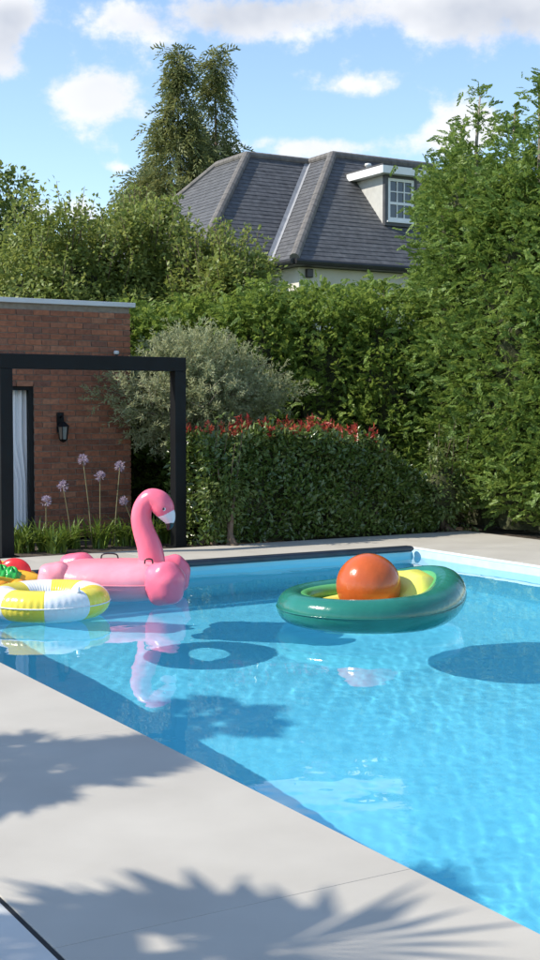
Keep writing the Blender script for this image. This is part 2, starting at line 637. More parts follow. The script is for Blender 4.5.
y = -3.5
while y < 12.6:                                   # coping course beside the pool, near side
    slab(SLOT1, PX0, y, min(y + 2.4, 12.66), M['slab'])
    y += 2.4
for i in range(-4, 1):                            # paler terrace beyond the slot drain
    for j in range(-2, 8):
        slab(SLOT0 - 1.2 * (1 - i), SLOT0 - 1.2 * (-i), j * 1.8, j * 1.8 + 1.8, M['slab_pale'])
for x in np.arange(-1, 12, 1.2):                  # far strip
    x1 = min(x + 1.2, 11.35)
    if x1 - x > .05:
        slab(x, x1, PY1 + .012, 13.9, M['slab'])
for yy in np.arange(-1.2, 12.6, 1.2):             # right strip
    slab(PX1 + .012, 11.35, yy, min(yy + 1.2, PY1 + .01), M['slab'])
q = MB()
q.box((SLOT0 + .002, -3.5, -.02), (SLOT1 - .002, 13.9, -.0022))
tag(q.build('slot_drain', M['drain'], deck))

basin = empty('swimming_pool', ((PX0 + PX1) / 2, (PY0 + PY1) / 2, 0))
tag(basin, kind='structure')
cx, cy = basin.location.x, basin.location.y
UX = PX0 - 2.62                                 # near wall set back below the coping; added void lets refracted sun reach floor
V = [(UX - cx, PY0 - cy, PD), (PX1 - cx, PY0 - cy, PD), (PX1 - cx, PY1 - cy, PD), (UX - cx, PY1 - cy, PD)]
fl = mesh('pool_floor', V, [(0, 1, 2, 3)], M['liner'], basin)
zt = -.031
W4 = [(UX, PY0), (PX1, PY0), (PX1, PY1), (UX, PY1)]
for i in range(4):
    (ax_, ay_), (bx_, by_) = W4[i], W4[(i + 1) % 4]
    w = mesh('pool_wall', [(ax_ - cx, ay_ - cy, PD), (bx_ - cx, by_ - cy, PD), (bx_ - cx, by_ - cy, zt), (ax_ - cx, ay_ - cy, zt)], [(0, 3, 2, 1)], M['liner'], basin)
    receiver(w)
receiver(fl)
lip = MB()
lip.box((PX0 - .02 - cx, PY0 + .003 - cy, WZ + .012), (PX0 - cx, PY1 - .003 - cy, -.031))
lip.build('coping_edge', M['liner'], basin)
# white liner rail round the rim, proud of the wall
rail = MB()
rail.box((PX1 - .010 - cx, PY0 + .03 - cy, -.030), (PX1 - .002 - cx, PY1 - .024 - cy, -.004))
rail.build('liner_rail', M['trim'], basin)
bd = mesh('waterline_border', [(PX1 - .004 - cx, PY0 + .01 - cy, -.40), (PX1 - .004 - cx, PY1 - .01 - cy, -.40), (PX1 - .004 - cx, PY1 - .01 - cy, -.034), (PX1 - .004 - cx, PY0 + .01 - cy, -.034)], [(0, 3, 2, 1)], M['border'], basin)
receiver(bd)
rail = MB()
rail.box((PX0 + .03 - cx, PY1 - .022 - cy, -.075), (PX1 - .026 - cx, PY1 - .003 - cy, -.055))
rail.build('liner_rail', M['trim'], basin)

# rippled water surface
# (the sheet runs on under the coping into the added void, so that light refracts right up to the walls)
nx, ny = 400, 560
xs = np.linspace(PX0 - 2.6, PX1 + .3, nx)
ys = np.linspace(PY0 - .3, PY1 + 1.2, ny)
X, Y = np.meshgrid(xs, ys)
Z = np.zeros_like(X)
wr = np.random.default_rng(3)
for lam, slope, cnt in ((1.6, .007, 6), (.75, .005, 9), (.36, .0038, 14), (.17, .0036, 14), (.09, .0036, 16)):
    for _ in range(cnt):
        a = wr.uniform(0, 2 * math.pi)
        l = lam * wr.uniform(.75, 1.3)
        k = 2 * math.pi / l
        amp = slope / k / math.sqrt(cnt) * 1.5
        Z += amp * np.sin(k * (X * math.cos(a) + Y * math.sin(a)) + wr.uniform(0, 6.28))
env = .62 + .25 * np.sin(.7 * X + 1.1 * Y + 1.0) + .15 * np.sin(1.3 * X - .6 * Y)
near = np.clip((7.5 - Y) / 4, 0, 1)
Z = WZ + Z * (env + .5 * near)
Vw = np.stack([X, Y, Z], -1).reshape(-1, 3)
ii = np.arange(nx * ny).reshape(ny, nx)
a_, b_, c_, d_ = ii[:-1, :-1].ravel(), ii[:-1, 1:].ravel(), ii[1:, 1:].ravel(), ii[1:, :-1].ravel()
water = tri_mesh('pool_water', Vw, np.concatenate([np.stack([a_, b_, c_], 1), np.stack([a_, c_, d_], 1)]), M['water'])
water.data.polygons.foreach_set('use_smooth', np.ones(len(water.data.polygons), dtype=bool))
water.cycles.is_caustics_caster = True
tag(water, kind='structure')

# leading bar of the automatic cover along the far end
bar = empty('pool_cover_bar', (6.1, PY1 - .09, 0))
tag(bar, 'long dark navy pool cover bar along the far pool edge', 'cover bar')
bm = MB()
bm.box((2.79 - 6.1, -.065, -.05), (9.40 - 6.1, .065, .018))
bm.build('bar', M['cover_bar'], bar, bevel=.02)
V, F = ellipsoid((9.40 - 6.1, 0, -.016), np.eye(3), (.035, .063, .033), 20, 12)
mesh('end_cap', V, F, M['cover_bar'], bar, True)

# planting bed soil beyond the deck
V = [(-3, 13.93, -.045), (13.5, 13.93, -.045), (13.5, 17.5, -.02), (-3, 17.5, -.02)]
soil = tag(mesh('planting_bed', V, [(0, 1, 2, 3)], M['soil']), kind='structure')
V = [(11.36, -5, -.045), (13.5, -5, -.03), (13.5, 13.92, -.03), (11.36, 13.92, -.045)]
tag(mesh('hedge_bed', V, [(0, 1, 2, 3)], M['soil']), kind='structure')

# ------------------------------------------------------------------ brick garden building
BY = 15.75
BXR, BH = 7.19, 3.0
bld = empty('brick_building', (5.3, BY, 0))
tag(bld, 'flat-roofed red brick garden building behind the black frame', 'building')
DX0, DX1, DZ = 4.45, 5.85, 1.98
OX = 5.3
core = MB()
core.box((DX1 - OX, .012, 0), (BXR - .012 - OX, .3, BH))
core.box((DX0 - OX, .012, DZ), (DX1 - OX, .3, BH))
core.box((4.3 - OX, .012, 0), (DX0 - OX, .3, BH))
core.box((4.3 - OX, .301, 0), (4.55 - OX, 4.199, BH))
core.box((BXR - .3 - OX, .3, 0), (BXR - .012 - OX, 4.2, BH))
core.box((4.3 - OX, 4.2, 0), (BXR - .012 - OX, 4.45, BH))
core.build('wall', M['mortar'], bld)
bw, bh, mj = .215, .065, .010
bme = box('brick', (-bw / 2, 0, -bh / 2), (bw / 2, .1, bh / 2), M['brick'], bld, bevel=.003)
brick_me = bme.data
bpy.data.objects.remove(bme)
hb = box('brick', (-.05125, 0, -bh / 2), (.05125, .1, bh / 2), M['brick'], bld, bevel=.003)
half_me = hb.data
bpy.data.objects.remove(hb)
far_bricks = MB()
course = 0
nb = 0
z = .0
while z + bh < BH - .02:
    off = (course % 2) * (bw + mj) / 2
    x = BXR
    spans = []
    if off:
        spans.append((BXR - .1025, BXR, True))
        x = BXR - .1025 - mj
    while x > 4.5:
        spans.append((x - bw, x, False))
        x -= bw + mj
    zc = z + bh / 2
    for (x0, x1, half) in spans:
        inside = zc < DZ and x0 < DX1 - .002 and x1 > DX0 + .002
        if inside:
            if x1 > DX1 + .02:
                x0 = DX1 + .001
                if x1 - x0 < .03:
                    continue
            else:
                continue
        if x1 > 5.38 and nb < 300:
            me_ = half_me if (half or (x1 - x0) < .16) else brick_me
            o = link('brick', me_, None, bld)
            wdt = .1025 if me_ is half_me else bw
            o.scale = ((x1 - x0) / wdt, 1, 1)
            o.location = ((x0 + x1) / 2 - OX, random.uniform(-.002, .002), zc)
            nb += 1
        else:
            far_bricks.box((x0 - OX, random.uniform(-.002, .002), z), (x1 - OX, .1, z + bh))
    # flank wall facing right
    yy = .0 + (0 if off else .1125)
    while yy < 4.3:
        far_bricks.box((BXR - .1 - OX, yy + .22, z), (BXR - OX, yy + .22 + bw, z + bh))
        yy += bw + mj
    z += bh + mj
    course += 1
tag(far_bricks.build('brickwork', M['brick_i'], bld), kind='stuff')
cp = MB()
cp.box((4.2 - OX, -.06, BH - .005), (BXR + .05 - OX, .34, BH + .055))
cp.box((BXR - .3 - OX, .342, BH - .005), (BXR + .05 - OX, 4.5, BH + .055))
cp.build('parapet_coping', M['coping'], bld, bevel=.006)
box('flat_roof', (4.56 - OX, .35, BH - .15), (BXR - .31 - OX, 4.3, BH - .12), M['roof_flat'], bld)
door = MB()
door.box((DX1 - .06 - OX, .03, 0), (DX1 - .002 - OX, .12, DZ - .002))
door.box((DX0 + .002 - OX, .03, 0), (DX0 + .075 - OX, .12, DZ - .002))
door.box((DX0 + .076 - OX, .03, DZ - .08), (DX1 - .061 - OX, .12, DZ - .002))
door.box((DX0 + .076 - OX, .03, 0), (DX1 - .061 - OX, .12, .07))
dr = door.build('glazed_door', M['black_metal'], bld)
for k, (x0, x1) in enumerate(((DX0 + .077, 5.13), (5.17, DX1 - .077))):
    box('pane', (x0 - OX, .085, .072), (x1 - OX, .091, DZ - .082), M['lamp_glass'] if False else M['glass'], dr) if k == 0 else None
st = MB()
st.box((5.13 - OX, .04, .072), (5.17 - OX, .11, DZ - .082))
st.build('door_stile', M['black_metal'], dr)
# dark interior
room = MB()
room.box((4.56 - OX, 2.2, 0), (BXR - .32 - OX, 2.25, BH - .16))
room.build('back_wall', M['roof_flat'], bld)

# curtain gathered inside the open doorway
cur = empty('door_curtain', (5.64, BY + .165, 0))
tag(cur, 'pale grey curtain hanging in the glazed doorway of the brick building', 'curtain')
Vc, Fc = [], []
nc, nz = 48, 14
for j in range(nz + 1):
    t = j / nz
    zz = .06 + (DZ - .1) * t
    w0 = -.32 if t > .62 else -.32 + .22 * (1 - max(0, (t - .38) / .24)) if t > .38 else -.10
    for i in range(nc + 1):
        s = i / nc
        xx = w0 + (.20 - w0) * s
        Vc.append((xx, .03 * math.sin(s * 38) * (.6 + .4 * t), zz))
for j in range(nz):
    for i in range(nc):
        p = j * (nc + 1) + i
        Fc.append((p, p + 1, p + nc + 2, p + nc + 1))
cm = mesh('cloth', Vc, Fc, M['curtain'], cur, True)
sol = cm.modifiers.new('thick', 'SOLIDIFY')
sol.thickness = .004
tube('rail', [(-.7, 0, DZ - .035), (.15, 0, DZ - .035)], .008, M['black_metal'], cur, 8)

# wall lantern
lp = on_y(60, 430, BY)
lan = empty('wall_lantern', (lp[0], BY - .002, 1.26))
lan.scale = (.85, .85, .85)
tag(lan, 'black wall lantern on the brick wall beside the doorway', 'lantern')
box('back_plate', (-.055, -.02, .12), (.055, -.001, .42), M['black_metal'], lan, bevel=.004)
tube('arm', smooth_path([(0, -.02, .34), (0, -.08, .37), (0, -.13, .34), (0, -.13, .27)], 14), .011, M['black_metal'], lan, 8)
V, F = lathe([(.0, .29), (.03, .28), (.095, .225), (.1, .21), (.0, .21)], 6)
mesh('cap', [(a, b - .13, c) for a, b, c in V], F, M['black_metal'], lan)
V, F = lathe([(.078, .205), (.058, .02), (.0, .02)], 6)
mesh('glass', [(a, b - .13, c) for a, b, c in V], F, M['lamp_glass'], lan)
for j in range(6):
    a = 2 * math.pi * j / 6
    tube('glazing_bar', [(.082 * math.cos(a), -.13 + .082 * math.sin(a), .208), (.061 * math.cos(a), -.13 + .061 * math.sin(a), .015)], .006, M['black_metal'], lan, 6)
V, F = lathe([(.066, .02), (.05, -.01), (.0, -.03)], 6)
mesh('base', [(a, b - .13, c) for a, b, c in V], F, M['black_metal'], lan)

# small camera under the parapet
sp_ = on_y(115, 352, BY)
cmr = empty('security_camera', (sp_[0], BY - .002, sp_[2] - .03))
cmr.scale = (.6, .6, .6)
tag(cmr, 'small grey dome camera high on the brick wall near its corner', 'camera')
V, F = lathe([(0, .075), (.05, .075), (.06, .05), (.06, .02), (.05, .0)], 18)
mesh('housing', [(a, b - .07, c) for a, b, c in V], F, M['coping'], cmr, True)
V, F = ellipsoid((0, -.07, .005), np.eye(3), (.045, .045, .045), 16, 10)
mesh('dome', V, F, M['glass'], cmr, True)
box('bracket', (-.03, -.03, .02), (.03, -.001, .08), M['coping'], cmr, bevel=.004)

# ------------------------------------------------------------------ black frame (pergola front)
FY = 14.3
fr = empty('black_frame', (6.1, FY, 0))
tag(fr, 'black square-section garden frame with two posts and a top beam', 'frame')
s = .075
for px_ in (4.955, 7.16):
    box('post', (px_ - 6.1 - s, -s, -.03), (px_ - 6.1 + s, s, 2.12), M['black_metal'], fr, bevel=.006)
    box('foot_plate', (px_ - 6.1 - .12, -.12, -.038), (px_ - 6.1 + .12, .12, -.018), M['black_metal'], fr)
box('beam', (4.955 - s - 6.1 - .002, -s - .002, 2.122), (7.16 + s - 6.1 + .002, s + .002, 2.29), M['black_metal'], fr, bevel=.006)

# ------------------------------------------------------------------ house beyond the trees
RUN, RH = 3.3, 3.42
EZ = 5.45
house = empty('slate_roofed_house', (20, 31, 0))
tag(house, 'cream house with grey slate hipped roof beyond the garden trees', 'house')
HO = np.array([20, 31, 0.])
WX0, WY0, WX1 = 17.3, 28.0, 27.5
MX0, MY0 = 15.2, 29.22
MYB = MY0 + 2 * RUN + 1.8


def slates(O, e, up_h, left, right, name):
    """O eave origin, e unit along eave, up_h unit horizontal up-slope; left/right(run) give limits along e"""
    O, e, up_h = np.array(O, float), np.array(e, float), np.array(up_h, float)
    slope = np.array([up_h[0], up_h[1], RH / RUN])
    nrm = np.cross(e, slope)
    nrm /= np.linalg.norm(nrm)
    if nrm[2] < 0:
        nrm = -nrm
    ln = math.hypot(RUN, RH)
    nC = 28
    Vs, Fs = [], []
    for c in range(nC):
        r0, r1 = RUN * c / nC, RUN * min(nC, c + 1.06) / nC
        x = left(r0) - .3 * random.random()
        while x < right(r0):
            x2 = x + .29
            a0, a1 = max(x + .003, left(r0)), min(x2, right(r0))
            b0, b1 = max(x + .003, left(r1)), min(x2, right(r1))
            if a1 - a0 > .01 or b1 - b0 > .01:
                a1, b1 = max(a1, a0), max(b1, b0)
                if b0 > right(r1):
                    b0 = b1 = right(r1)
                if a0 > right(r0):
                    a0 = a1 = right(r0)
                lift = .016 + random.uniform(0, .005)
                p = [O + e * a0 + slope * r0 + nrm * lift, O + e * a1 + slope * r0 + nrm * lift, O + e * b1 + slope * r1 + nrm * .006, O + e * b0 + slope * r1 + nrm * .006]
                p += [O + e * a0 + slope * r0 + nrm * (lift - .014), O + e * a1 + slope * r0 + nrm * (lift - .014)]
                k = len(Vs)
                Vs += [tuple(v - HO) for v in p]
                Fs += [(k, k + 1, k + 2, k + 3), (k + 4, k + 5, k + 1, k)]
            x = x2
    return tag(mesh(name, Vs, Fs, M['slate'], house), kind='stuff')


slates((0, WY0, EZ), (1, 0, 0), (0, 1, 0), lambda r: WX0 + r, lambda r: WX1 - r, 'slate_slope')
slates((WX0, 0, EZ), (0, 1, 0), (1, 0, 0), lambda r: WY0 + r, lambda r: MY0 + r, 'slate_slope')
slates((0, MY0, EZ), (1, 0, 0), (0, 1, 0), lambda r: MX0 + r, lambda r: WX0 + r, 'slate_slope')
slates((MX0, 0, EZ), (0, 1, 0), (1, 0, 0), lambda r: MY0 + r, lambda r: MYB - r, 'slate_slope')
# roof carcass under the slates
TZ = EZ + RH
Vr = [(WX0, WY0, EZ), (WX1, WY0, EZ), (WX1, MYB, EZ), (MX0, MYB, EZ), (MX0, MY0, EZ), (WX0, MY0, EZ),
      (WX0 + RUN, WY0 + RUN, TZ), (WX1 - RUN, WY0 + RUN, TZ), (WX1 - RUN, MYB - RUN, TZ), (MX0 + RUN, MYB - RUN, TZ), (MX0 + RUN, MY0 + RUN, TZ), (WX0 + RUN, MY0 + RUN, TZ)]
Fr = [(0, 1, 7, 6), (1, 2, 8, 7), (2, 3, 9, 8), (3, 4, 10, 9), (4, 5, 11, 10), (5, 0, 6, 11), (6, 7, 8, 9, 10, 11)]
roof = mesh('roof', [tuple(np.array(v) - HO - np.array([0, 0, .02])) for v in Vr], Fr, M['roof_flat'], house)


def hip(P0, P1, name, mat, r=.10, n=18):
    P0, P1 = np.array(P0, float) - HO, np.array(P1, float) - HO
    q = MB()
    for i in range(n):
        a, b_ = P0 + (P1 - P0) * i / n, P0 + (P1 - P0) * (i + .985) / n
        V, F = sweep_arrays([a, b_], [r * 1.0, r * .97], 10)
        q.add(V, F)
    o = q.build(name, mat, roof)
    return o


hip((WX0, WY0, EZ + .02), (WX0 + RUN, WY0 + RUN, TZ + .02), 'hip_tiles', M['hip_tile'], .13)
hip((MX0, MY0, EZ + .02), (MX0 + RUN, MY0 + RUN, TZ + .02), 'hip_tiles', M['hip_tile'], .12)
hip((MX0, MYB, EZ + .02), (MX0 + RUN, MYB - RUN, TZ + .02), 'hip_tiles', M['hip_tile'], .10)
hip((WX0 + RUN, WY0 + RUN, TZ + .02), (WX1 - RUN, WY0 + RUN, TZ + .02), 'ridge_tiles', M['hip_tile'], .12)
hip((WX0 + RUN, WY0 + RUN, TZ + .02), (WX0 + RUN, MY0 + RUN, TZ + .02), 'ridge_tiles', M['hip_tile'], .11, 5)
hip((WX0 + RUN, MY0 + RUN, TZ + .02), (MX0 + RUN, MY0 + RUN, TZ + .02), 'ridge_tiles', M['hip_tile'], .11, 8)
hip((MX0 + RUN, MY0 + RUN, TZ + .02), (MX0 + RUN, MYB - RUN, TZ + .02), 'ridge_tiles', M['hip_tile'], .11, 6)
va, vb = np.array([WX0, MY0, EZ + .035]) - HO, np.array([WX0 + RUN, MY0 + RUN, TZ + .03]) - HO
dv = np.array([1, -1, 0]) / math.sqrt(2) * .09
mesh('valley_flashing', [va - dv + UPZ * .07, va, va + dv + UPZ * .07, vb + dv + UPZ * .07, vb, vb - dv + UPZ * .07], [(0, 1, 4, 5), (1, 2, 3, 4)], M['lead'], roof)
# eaves: fascia, gutter, walls
ev = MB()
for (a, b_) in (((WX0, WY0), (WX1, WY0)), ((WX0, WY0), (WX0, MY0)), ((MX0, MY0), (WX0, MY0)), ((MX0, MY0), (MX0, MYB))):
    P = [np.array([a[0], a[1], EZ - .06]) - HO, np.array([b_[0], b_[1], EZ - .06]) - HO]
    o_ = np.array([0, -.06, 0]) if a[1] == b_[1] else np.array([-.06, 0, 0])
    V, F = sweep_arrays([P[0] + o_, P[1] + o_], .07, 10)
    ev.add(V, F)
ev.build('gutter', M['gutter'], house)
wl = MB()
wl.box((WX0 + .35 - HO[0], WY0 + .35 - HO[1], 0), (WX1 - .35 - HO[0], MYB - .35 - HO[1], EZ - .16))
wl.box((MX0 + .35 - HO[0], MY0 + .35 - HO[1], 0), (WX0 + .34 - HO[0], MYB - .36 - HO[1], EZ - .16))
wl.build('wall', M['cream'], house)
sf = MB()
sf.box((WX0 - HO[0], WY0 - HO[1], EZ - .15), (WX1 - HO[0], MYB - HO[1], EZ - .035))
sf.box((MX0 - HO[0], MY0 - HO[1], EZ - .15), (WX0 - .003 - HO[0], MYB - .003 - HO[1], EZ - .035))
sf.build('soffit', M['gutter'], house)
# dormer
DFY = 29.15
dm0 = on_y(384, 221, DFY)[0]
dm1 = dm0 + 1.08
zb, zt_ = 6.70, 8.03
dorm = MB()
O2 = HO


def yb(z):
    return WY0 + (z - EZ) / (RH / RUN)


def cheek(x):
    return [(x, DFY, zb), (x, DFY, zt_), (x, yb(zt_), zt_), (x, yb(zb), zb)]


c0, c1_ = cheek(dm0), cheek(dm1)
Vd = [tuple(np.array(v) - HO) for v in c0 + c1_]
dormer = mesh('dormer', Vd, [(0, 1, 2, 3), (7, 6, 5, 4), (1, 5, 6, 2), (0, 3, 7, 4)], M['dormer_cheek'], house)
fm = MB()
X0, X1 = dm0 - HO[0], dm1 - HO[0]
YF = DFY - HO[1]
fm.box((X0 - .004, YF - .05, zb - .03), (X0 + .10, YF + .06, zt_ - .002))
fm.box((X1 - .10, YF - .05, zb - .03), (X1 + .004, YF + .06, zt_ - .002))
fm.box((X0 + .102, YF - .05, zb - .03), (X1 - .102, YF + .06, zb + .10))
fm.box((X0 + .102, YF - .05, zt_ - .07), (X1 - .102, YF + .06, zt_ - .002))
fm.build('window_surround', M['dormer_dark'], dormer)
wf = MB()
wx0, wx1, wz0, wz1 = X0 + .105, X1 - .105, zb + .105, zt_ - .075
fw = .075
wf.box((wx0, YF - .04, wz0), (wx0 + fw, YF + .04, wz1))
wf.box((wx1 - fw, YF - .04, wz0), (wx1, YF + .04, wz1))
wf.box((wx0 + fw + .001, YF - .04, wz0), (wx1 - fw - .001, YF + .04, wz0 + fw + .02))
wf.box((wx0 + fw + .001, YF - .04, wz1 - fw), (wx1 - fw - .001, YF + .04, wz1))
wf.box((wx0 - .05, YF - .10, wz0 - .045), (wx1 + .05, YF + .03, wz0 - .004))
wmid = wz0 + (wz1 - wz0) * .42
wf.box((wx0 + fw + .001, YF - .035, wmid - .035), (wx1 - fw - .001, YF + .04, wmid + .035))
gx0, gx1 = wx0 + fw + .002, wx1 - fw - .002
third = (gx1 - gx0) / 3
for (z0_, z1_, rows) in ((wz0 + fw + .021, wmid - .036, 1), (wmid + .036, wz1 - fw - .001, 2)):
    for i in (1, 2):
        wf.box((gx0 + third * i - .014, YF - .03, z0_), (gx0 + third * i + .014, YF + .03, z1_))
    for rr in range(1, rows):
        zz = z0_ + (z1_ - z0_) * rr / rows
        wf.box((gx0, YF - .028, zz - .014), (gx1, YF + .028, zz + .014))
wf.build('window_frame', M['pvc_white'], dormer)
for (z0_, z1_, rows) in ((wz0 + fw + .021, wmid - .036, 1), (wmid + .036, wz1 - fw - .001, 2)):
    for i in range(3):
        for rr in range(rows):
            h_ = (z1_ - z0_) / rows
            box('pane', (gx0 + third * i + .015, YF + .0, z0_ + h_ * rr + .003), (gx0 + third * (i + 1) - .015, YF + .006, z0_ + h_ * (rr + 1) - .003), M['glass'], dormer)
fa = MB()
ov = .26
fz0, fz1 = zt_ + .002, zt_ + .20
fa.box((X0 - ov, YF - .30, fz0), (X1 + .6, YF - .265, fz1))
fa.box((X0 - ov, YF - .264, fz0), (X0 - ov + .035, yb(fz0) - HO[1] + .1, fz1))
fa.box((X0 - ov + .037, YF - .263, fz0 + .005), (X1 + .6, yb(fz1) - HO[1] + .02, fz0 + .03))
fa.build('fascia', M['pvc_white'], dormer)
fl_ = MB()
fl_.box((X0 - ov + .01, YF - .29, fz1 + .002), (X1 + .6, yb(fz1) - HO[1] + .05, fz1 + .05))
fl_.build('dormer_roof', M['roof_flat'], dormer)
# roof vent and wall light
vp = on_y(368, 167, WY0 + 2.98)
V, F = lathe([(.0, .16), (.09, .14), (.10, .08), (.06, .06), (.06, -.25)], 12)
mesh('roof_vent', [(a + vp[0] - HO[0], b_ + vp[1] - HO[1], c + vp[2] - .05) for a, b_, c in V], F, M['pvc_white'], house, True)
wlp = on_y(308, 268, WY0 + .35)
box('wall_light', (wlp[0] - HO[0] - .09, WY0 + .22 - HO[1], EZ - .42), (wlp[0] - HO[0] + .09, WY0 + .349 - HO[1], EZ - .2), M['gutter'], house, bevel=.02)

# ------------------------------------------------------------------ vegetation builders


def tapered_trunk(name, P, r0, r1, mat, parent, n=9):
    P = np.asarray(P, float)
    return tube(name, P, np.linspace(r0, r1, len(P)), mat, parent, n)


def spray_leaves(B, A, g, nl=9, Ls=.24, L=.085, W=.022, droop=.25):
    """flat conifer sprays: B anchors (n,3), A axis directions"""
    n = len(B)
    A = unit(A)
    rnd = g.normal(size=(n, 3)) * 1.1 + np.array([0, 0, .6])
    S = unit(np.cross(A, rnd))
    Nn = np.cross(S, A)
    parts = []
    sc_ = g.uniform(.7, 1.3, n)[:, None]
    for k in range(nl):
        t = (k + .5) / nl
        side = 1 if k % 2 else -1
        pos = B + A * (Ls * t) * sc_ - UPZ * (droop * Ls * t * t) * sc_
        d = A * (.75 + .25 * t) + S * side * (.8 - .45 * t) - UPZ * droop * t + g.normal(size=(n, 3)) * .12
        ll = L * (1.15 - .5 * t) * sc_[:, 0]
        parts.append(leaves(pos, d, Nn + g.normal(size=(n, 3)) * .25, ll, W * sc_[:, 0]))
    return cat_vt(parts)


def conifer(name, seed, h, Rm, n_br, per, mat, loc, full=.66, sparse_top=True, Ls=.26, L=.095, W=.026, rise=.25, droop=.3, wood=None, low=.0, core=True, nl=9, spread=.12, tipr=.18, lean=0.0, texp=1.3, tmin=0.0):
    g = np.random.default_rng(seed)
    root = empty(name, loc, 0)
    t = tmin + (1 - tmin) * g.random(n_br * 4)

    def prof(t):
        body = np.where(t < full, 1 - .18 * t / full, .82 * np.clip((1 - t) / (1 - full), 0, 1) ** texp + tipr * .35)
        return Rm * body * np.clip((t - low) / .05 + .6, .3, 1)
    keep = g.random(len(t)) < np.clip(prof(t) / Rm, .12, 1)
    if sparse_top:
        keep &= (g.random(len(t)) < np.where(t > max(full + .08, .76), .45, 1))
    t = t[keep][:n_br]
    n = len(t)
    ang = g.uniform(0, 2 * math.pi, n)
    rad = prof(t) * g.uniform(.60, 1.15, n)
    out = np.stack([np.cos(ang), np.sin(ang), np.zeros(n)], 1)
    base = np.stack([lean * t * h, np.zeros(n), t * h * .985], 1)
    parts = []
    for k in range(per):
        f = g.uniform(.45, 1.0, n)[:, None]
        f = np.where(g.random((n, 1)) < .45, g.uniform(.85, 1.03, (n, 1)), f)
        p = base + out * rad[:, None] * f + UPZ * (rise * rad[:, None] * f - droop * .6 * rad[:, None] * f * f) + g.normal(size=(n, 3)) * spread * np.array([1, 1, .8])
        ax_ = out * 1.0 + UPZ * (rise - droop * f) + g.normal(size=(n, 3)) * .55
        parts.append(spray_leaves(p, ax_, g, nl, Ls, L, W, droop))
    # the leader
    nt_ = 26
    tz = g.uniform(.9, 1.0, nt_) * h
    pa = np.stack([np.full(nt_, lean * h), np.zeros(nt_), tz], 1)
    aa = np.stack([g.normal(size=nt_), g.normal(size=nt_), np.full(nt_, .7)], 1)
    parts.append(spray_leaves(pa, aa, g, nl, Ls * .8, L, W, droop))
    V, T = cat_vt(parts)
    tri_mesh('crown', V, T, mat, root)
    zz = np.linspace(0, h * .985, 10)
    wob = g.normal(size=(10, 2)) * .02
    P = np.stack([lean * zz + wob[:, 0], wob[:, 1], zz], 1)
    tapered_trunk('trunk', P, .045 + .012 * h, .012, wood or M['bark_pale'], root)
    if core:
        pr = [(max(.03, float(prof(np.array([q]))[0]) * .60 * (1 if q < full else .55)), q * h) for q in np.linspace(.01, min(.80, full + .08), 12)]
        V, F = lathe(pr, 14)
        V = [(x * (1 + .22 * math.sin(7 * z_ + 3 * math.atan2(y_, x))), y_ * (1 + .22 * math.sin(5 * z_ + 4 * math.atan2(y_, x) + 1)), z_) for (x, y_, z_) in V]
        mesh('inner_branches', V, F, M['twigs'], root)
    return root


def branch_tubes(name, segs, mat, parent):
    q = MB()
    for P, r0, r1 in segs:
        V, F = sweep_arrays(P, np.linspace(r0, r1, len(P)), 7)
        q.add(V, F)
    return q.build(name, mat, parent, True)


def broadleaf(name, seed, loc, c, rad, n_cl, per, mat, L=.09, W=.05, cl=.28, sprigs=20, shell=.55, wood=None, core=.55, stems=5):
    """rounded crown of leaf clumps around centre c (local), radii rad"""
    g = np.random.default_rng(seed)
    root = empty(name, loc, 0)
    c, rad = np.array(c, float), np.array(rad, float)
    d = unit(g.normal(size=(n_cl, 3)))
    r_ = g.uniform(shell, 1.0, n_cl)[:, None]
    bumps = 1 + .14 * np.sin(d[:, :1] * 5 + seed) + .12 * np.sin(d[:, 1:2] * 7 + 2 * seed) + .10 * np.sin(d[:, 2:] * 9)
    cc = c + d * rad * r_ * bumps
    sz = cl * g.uniform(.6, 1.3, n_cl)
    idx = np.repeat(np.arange(n_cl), per)
    o = g.normal(size=(len(idx), 3))
    o = unit(o) * (g.random((len(idx), 1)) ** .45)
    P = cc[idx] + o * sz[idx][:, None] * np.array([1, 1, .8])
    D = o * .9 + d[idx] * .5 + g.normal(size=P.shape) * .5 - UPZ * .25
    Nn = d[idx] * .6 + UPZ * .8 + g.normal(size=P.shape) * .55
    parts = [leaves(P, D, Nn, L * g.uniform(.7, 1.25, len(P)), W * g.uniform(.7, 1.25, len(P)))]
    segs = []
    for _ in range(sprigs):
        dd = unit(np.array([g.normal(), g.normal(), abs(g.normal()) * 1.6 + .5]))
        p0 = c + dd * rad * .92
        ln = g.uniform(.25, .7)
        ax_ = unit(dd * .4 + np.array([g.normal() * .2, g.normal() * .2, 1.0]))
        k = 26
        t = g.uniform(0, 1, k)[:, None]
        P = p0 + ax_ * ln * t + g.normal(size=(k, 3)) * .03
        D = unit(g.normal(size=(k, 3))) + ax_ * .5
        parts.append(leaves(P, D, g.normal(size=(k, 3)) + UPZ, L * g.uniform(.7, 1.2, k), W * g.uniform(.7, 1.2, k)))
        segs.append(([p0 - ax_ * .2, p0 + ax_ * ln], .008, .003))
    V, T = cat_vt(parts)
    tri_mesh('crown', V, T, mat, root)
    for k in range(stems):
        tgt = cc[g.integers(0, n_cl)]
        b0 = np.array([g.normal() * .12, g.normal() * .12, 0])
        mid = b0 * .5 + tgt * .5 + np.array([0, 0, -.1]) - (tgt - c) * .15
        segs.append((smooth_path([b0, mid, tgt], 7), .05 + .02 * g.random(), .012))
    branch_tubes('trunk', segs, wood or M['bark'], root)
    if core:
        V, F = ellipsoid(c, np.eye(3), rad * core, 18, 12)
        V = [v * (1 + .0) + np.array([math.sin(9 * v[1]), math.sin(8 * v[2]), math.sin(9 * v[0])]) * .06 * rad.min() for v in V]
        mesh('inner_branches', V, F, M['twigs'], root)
    return root


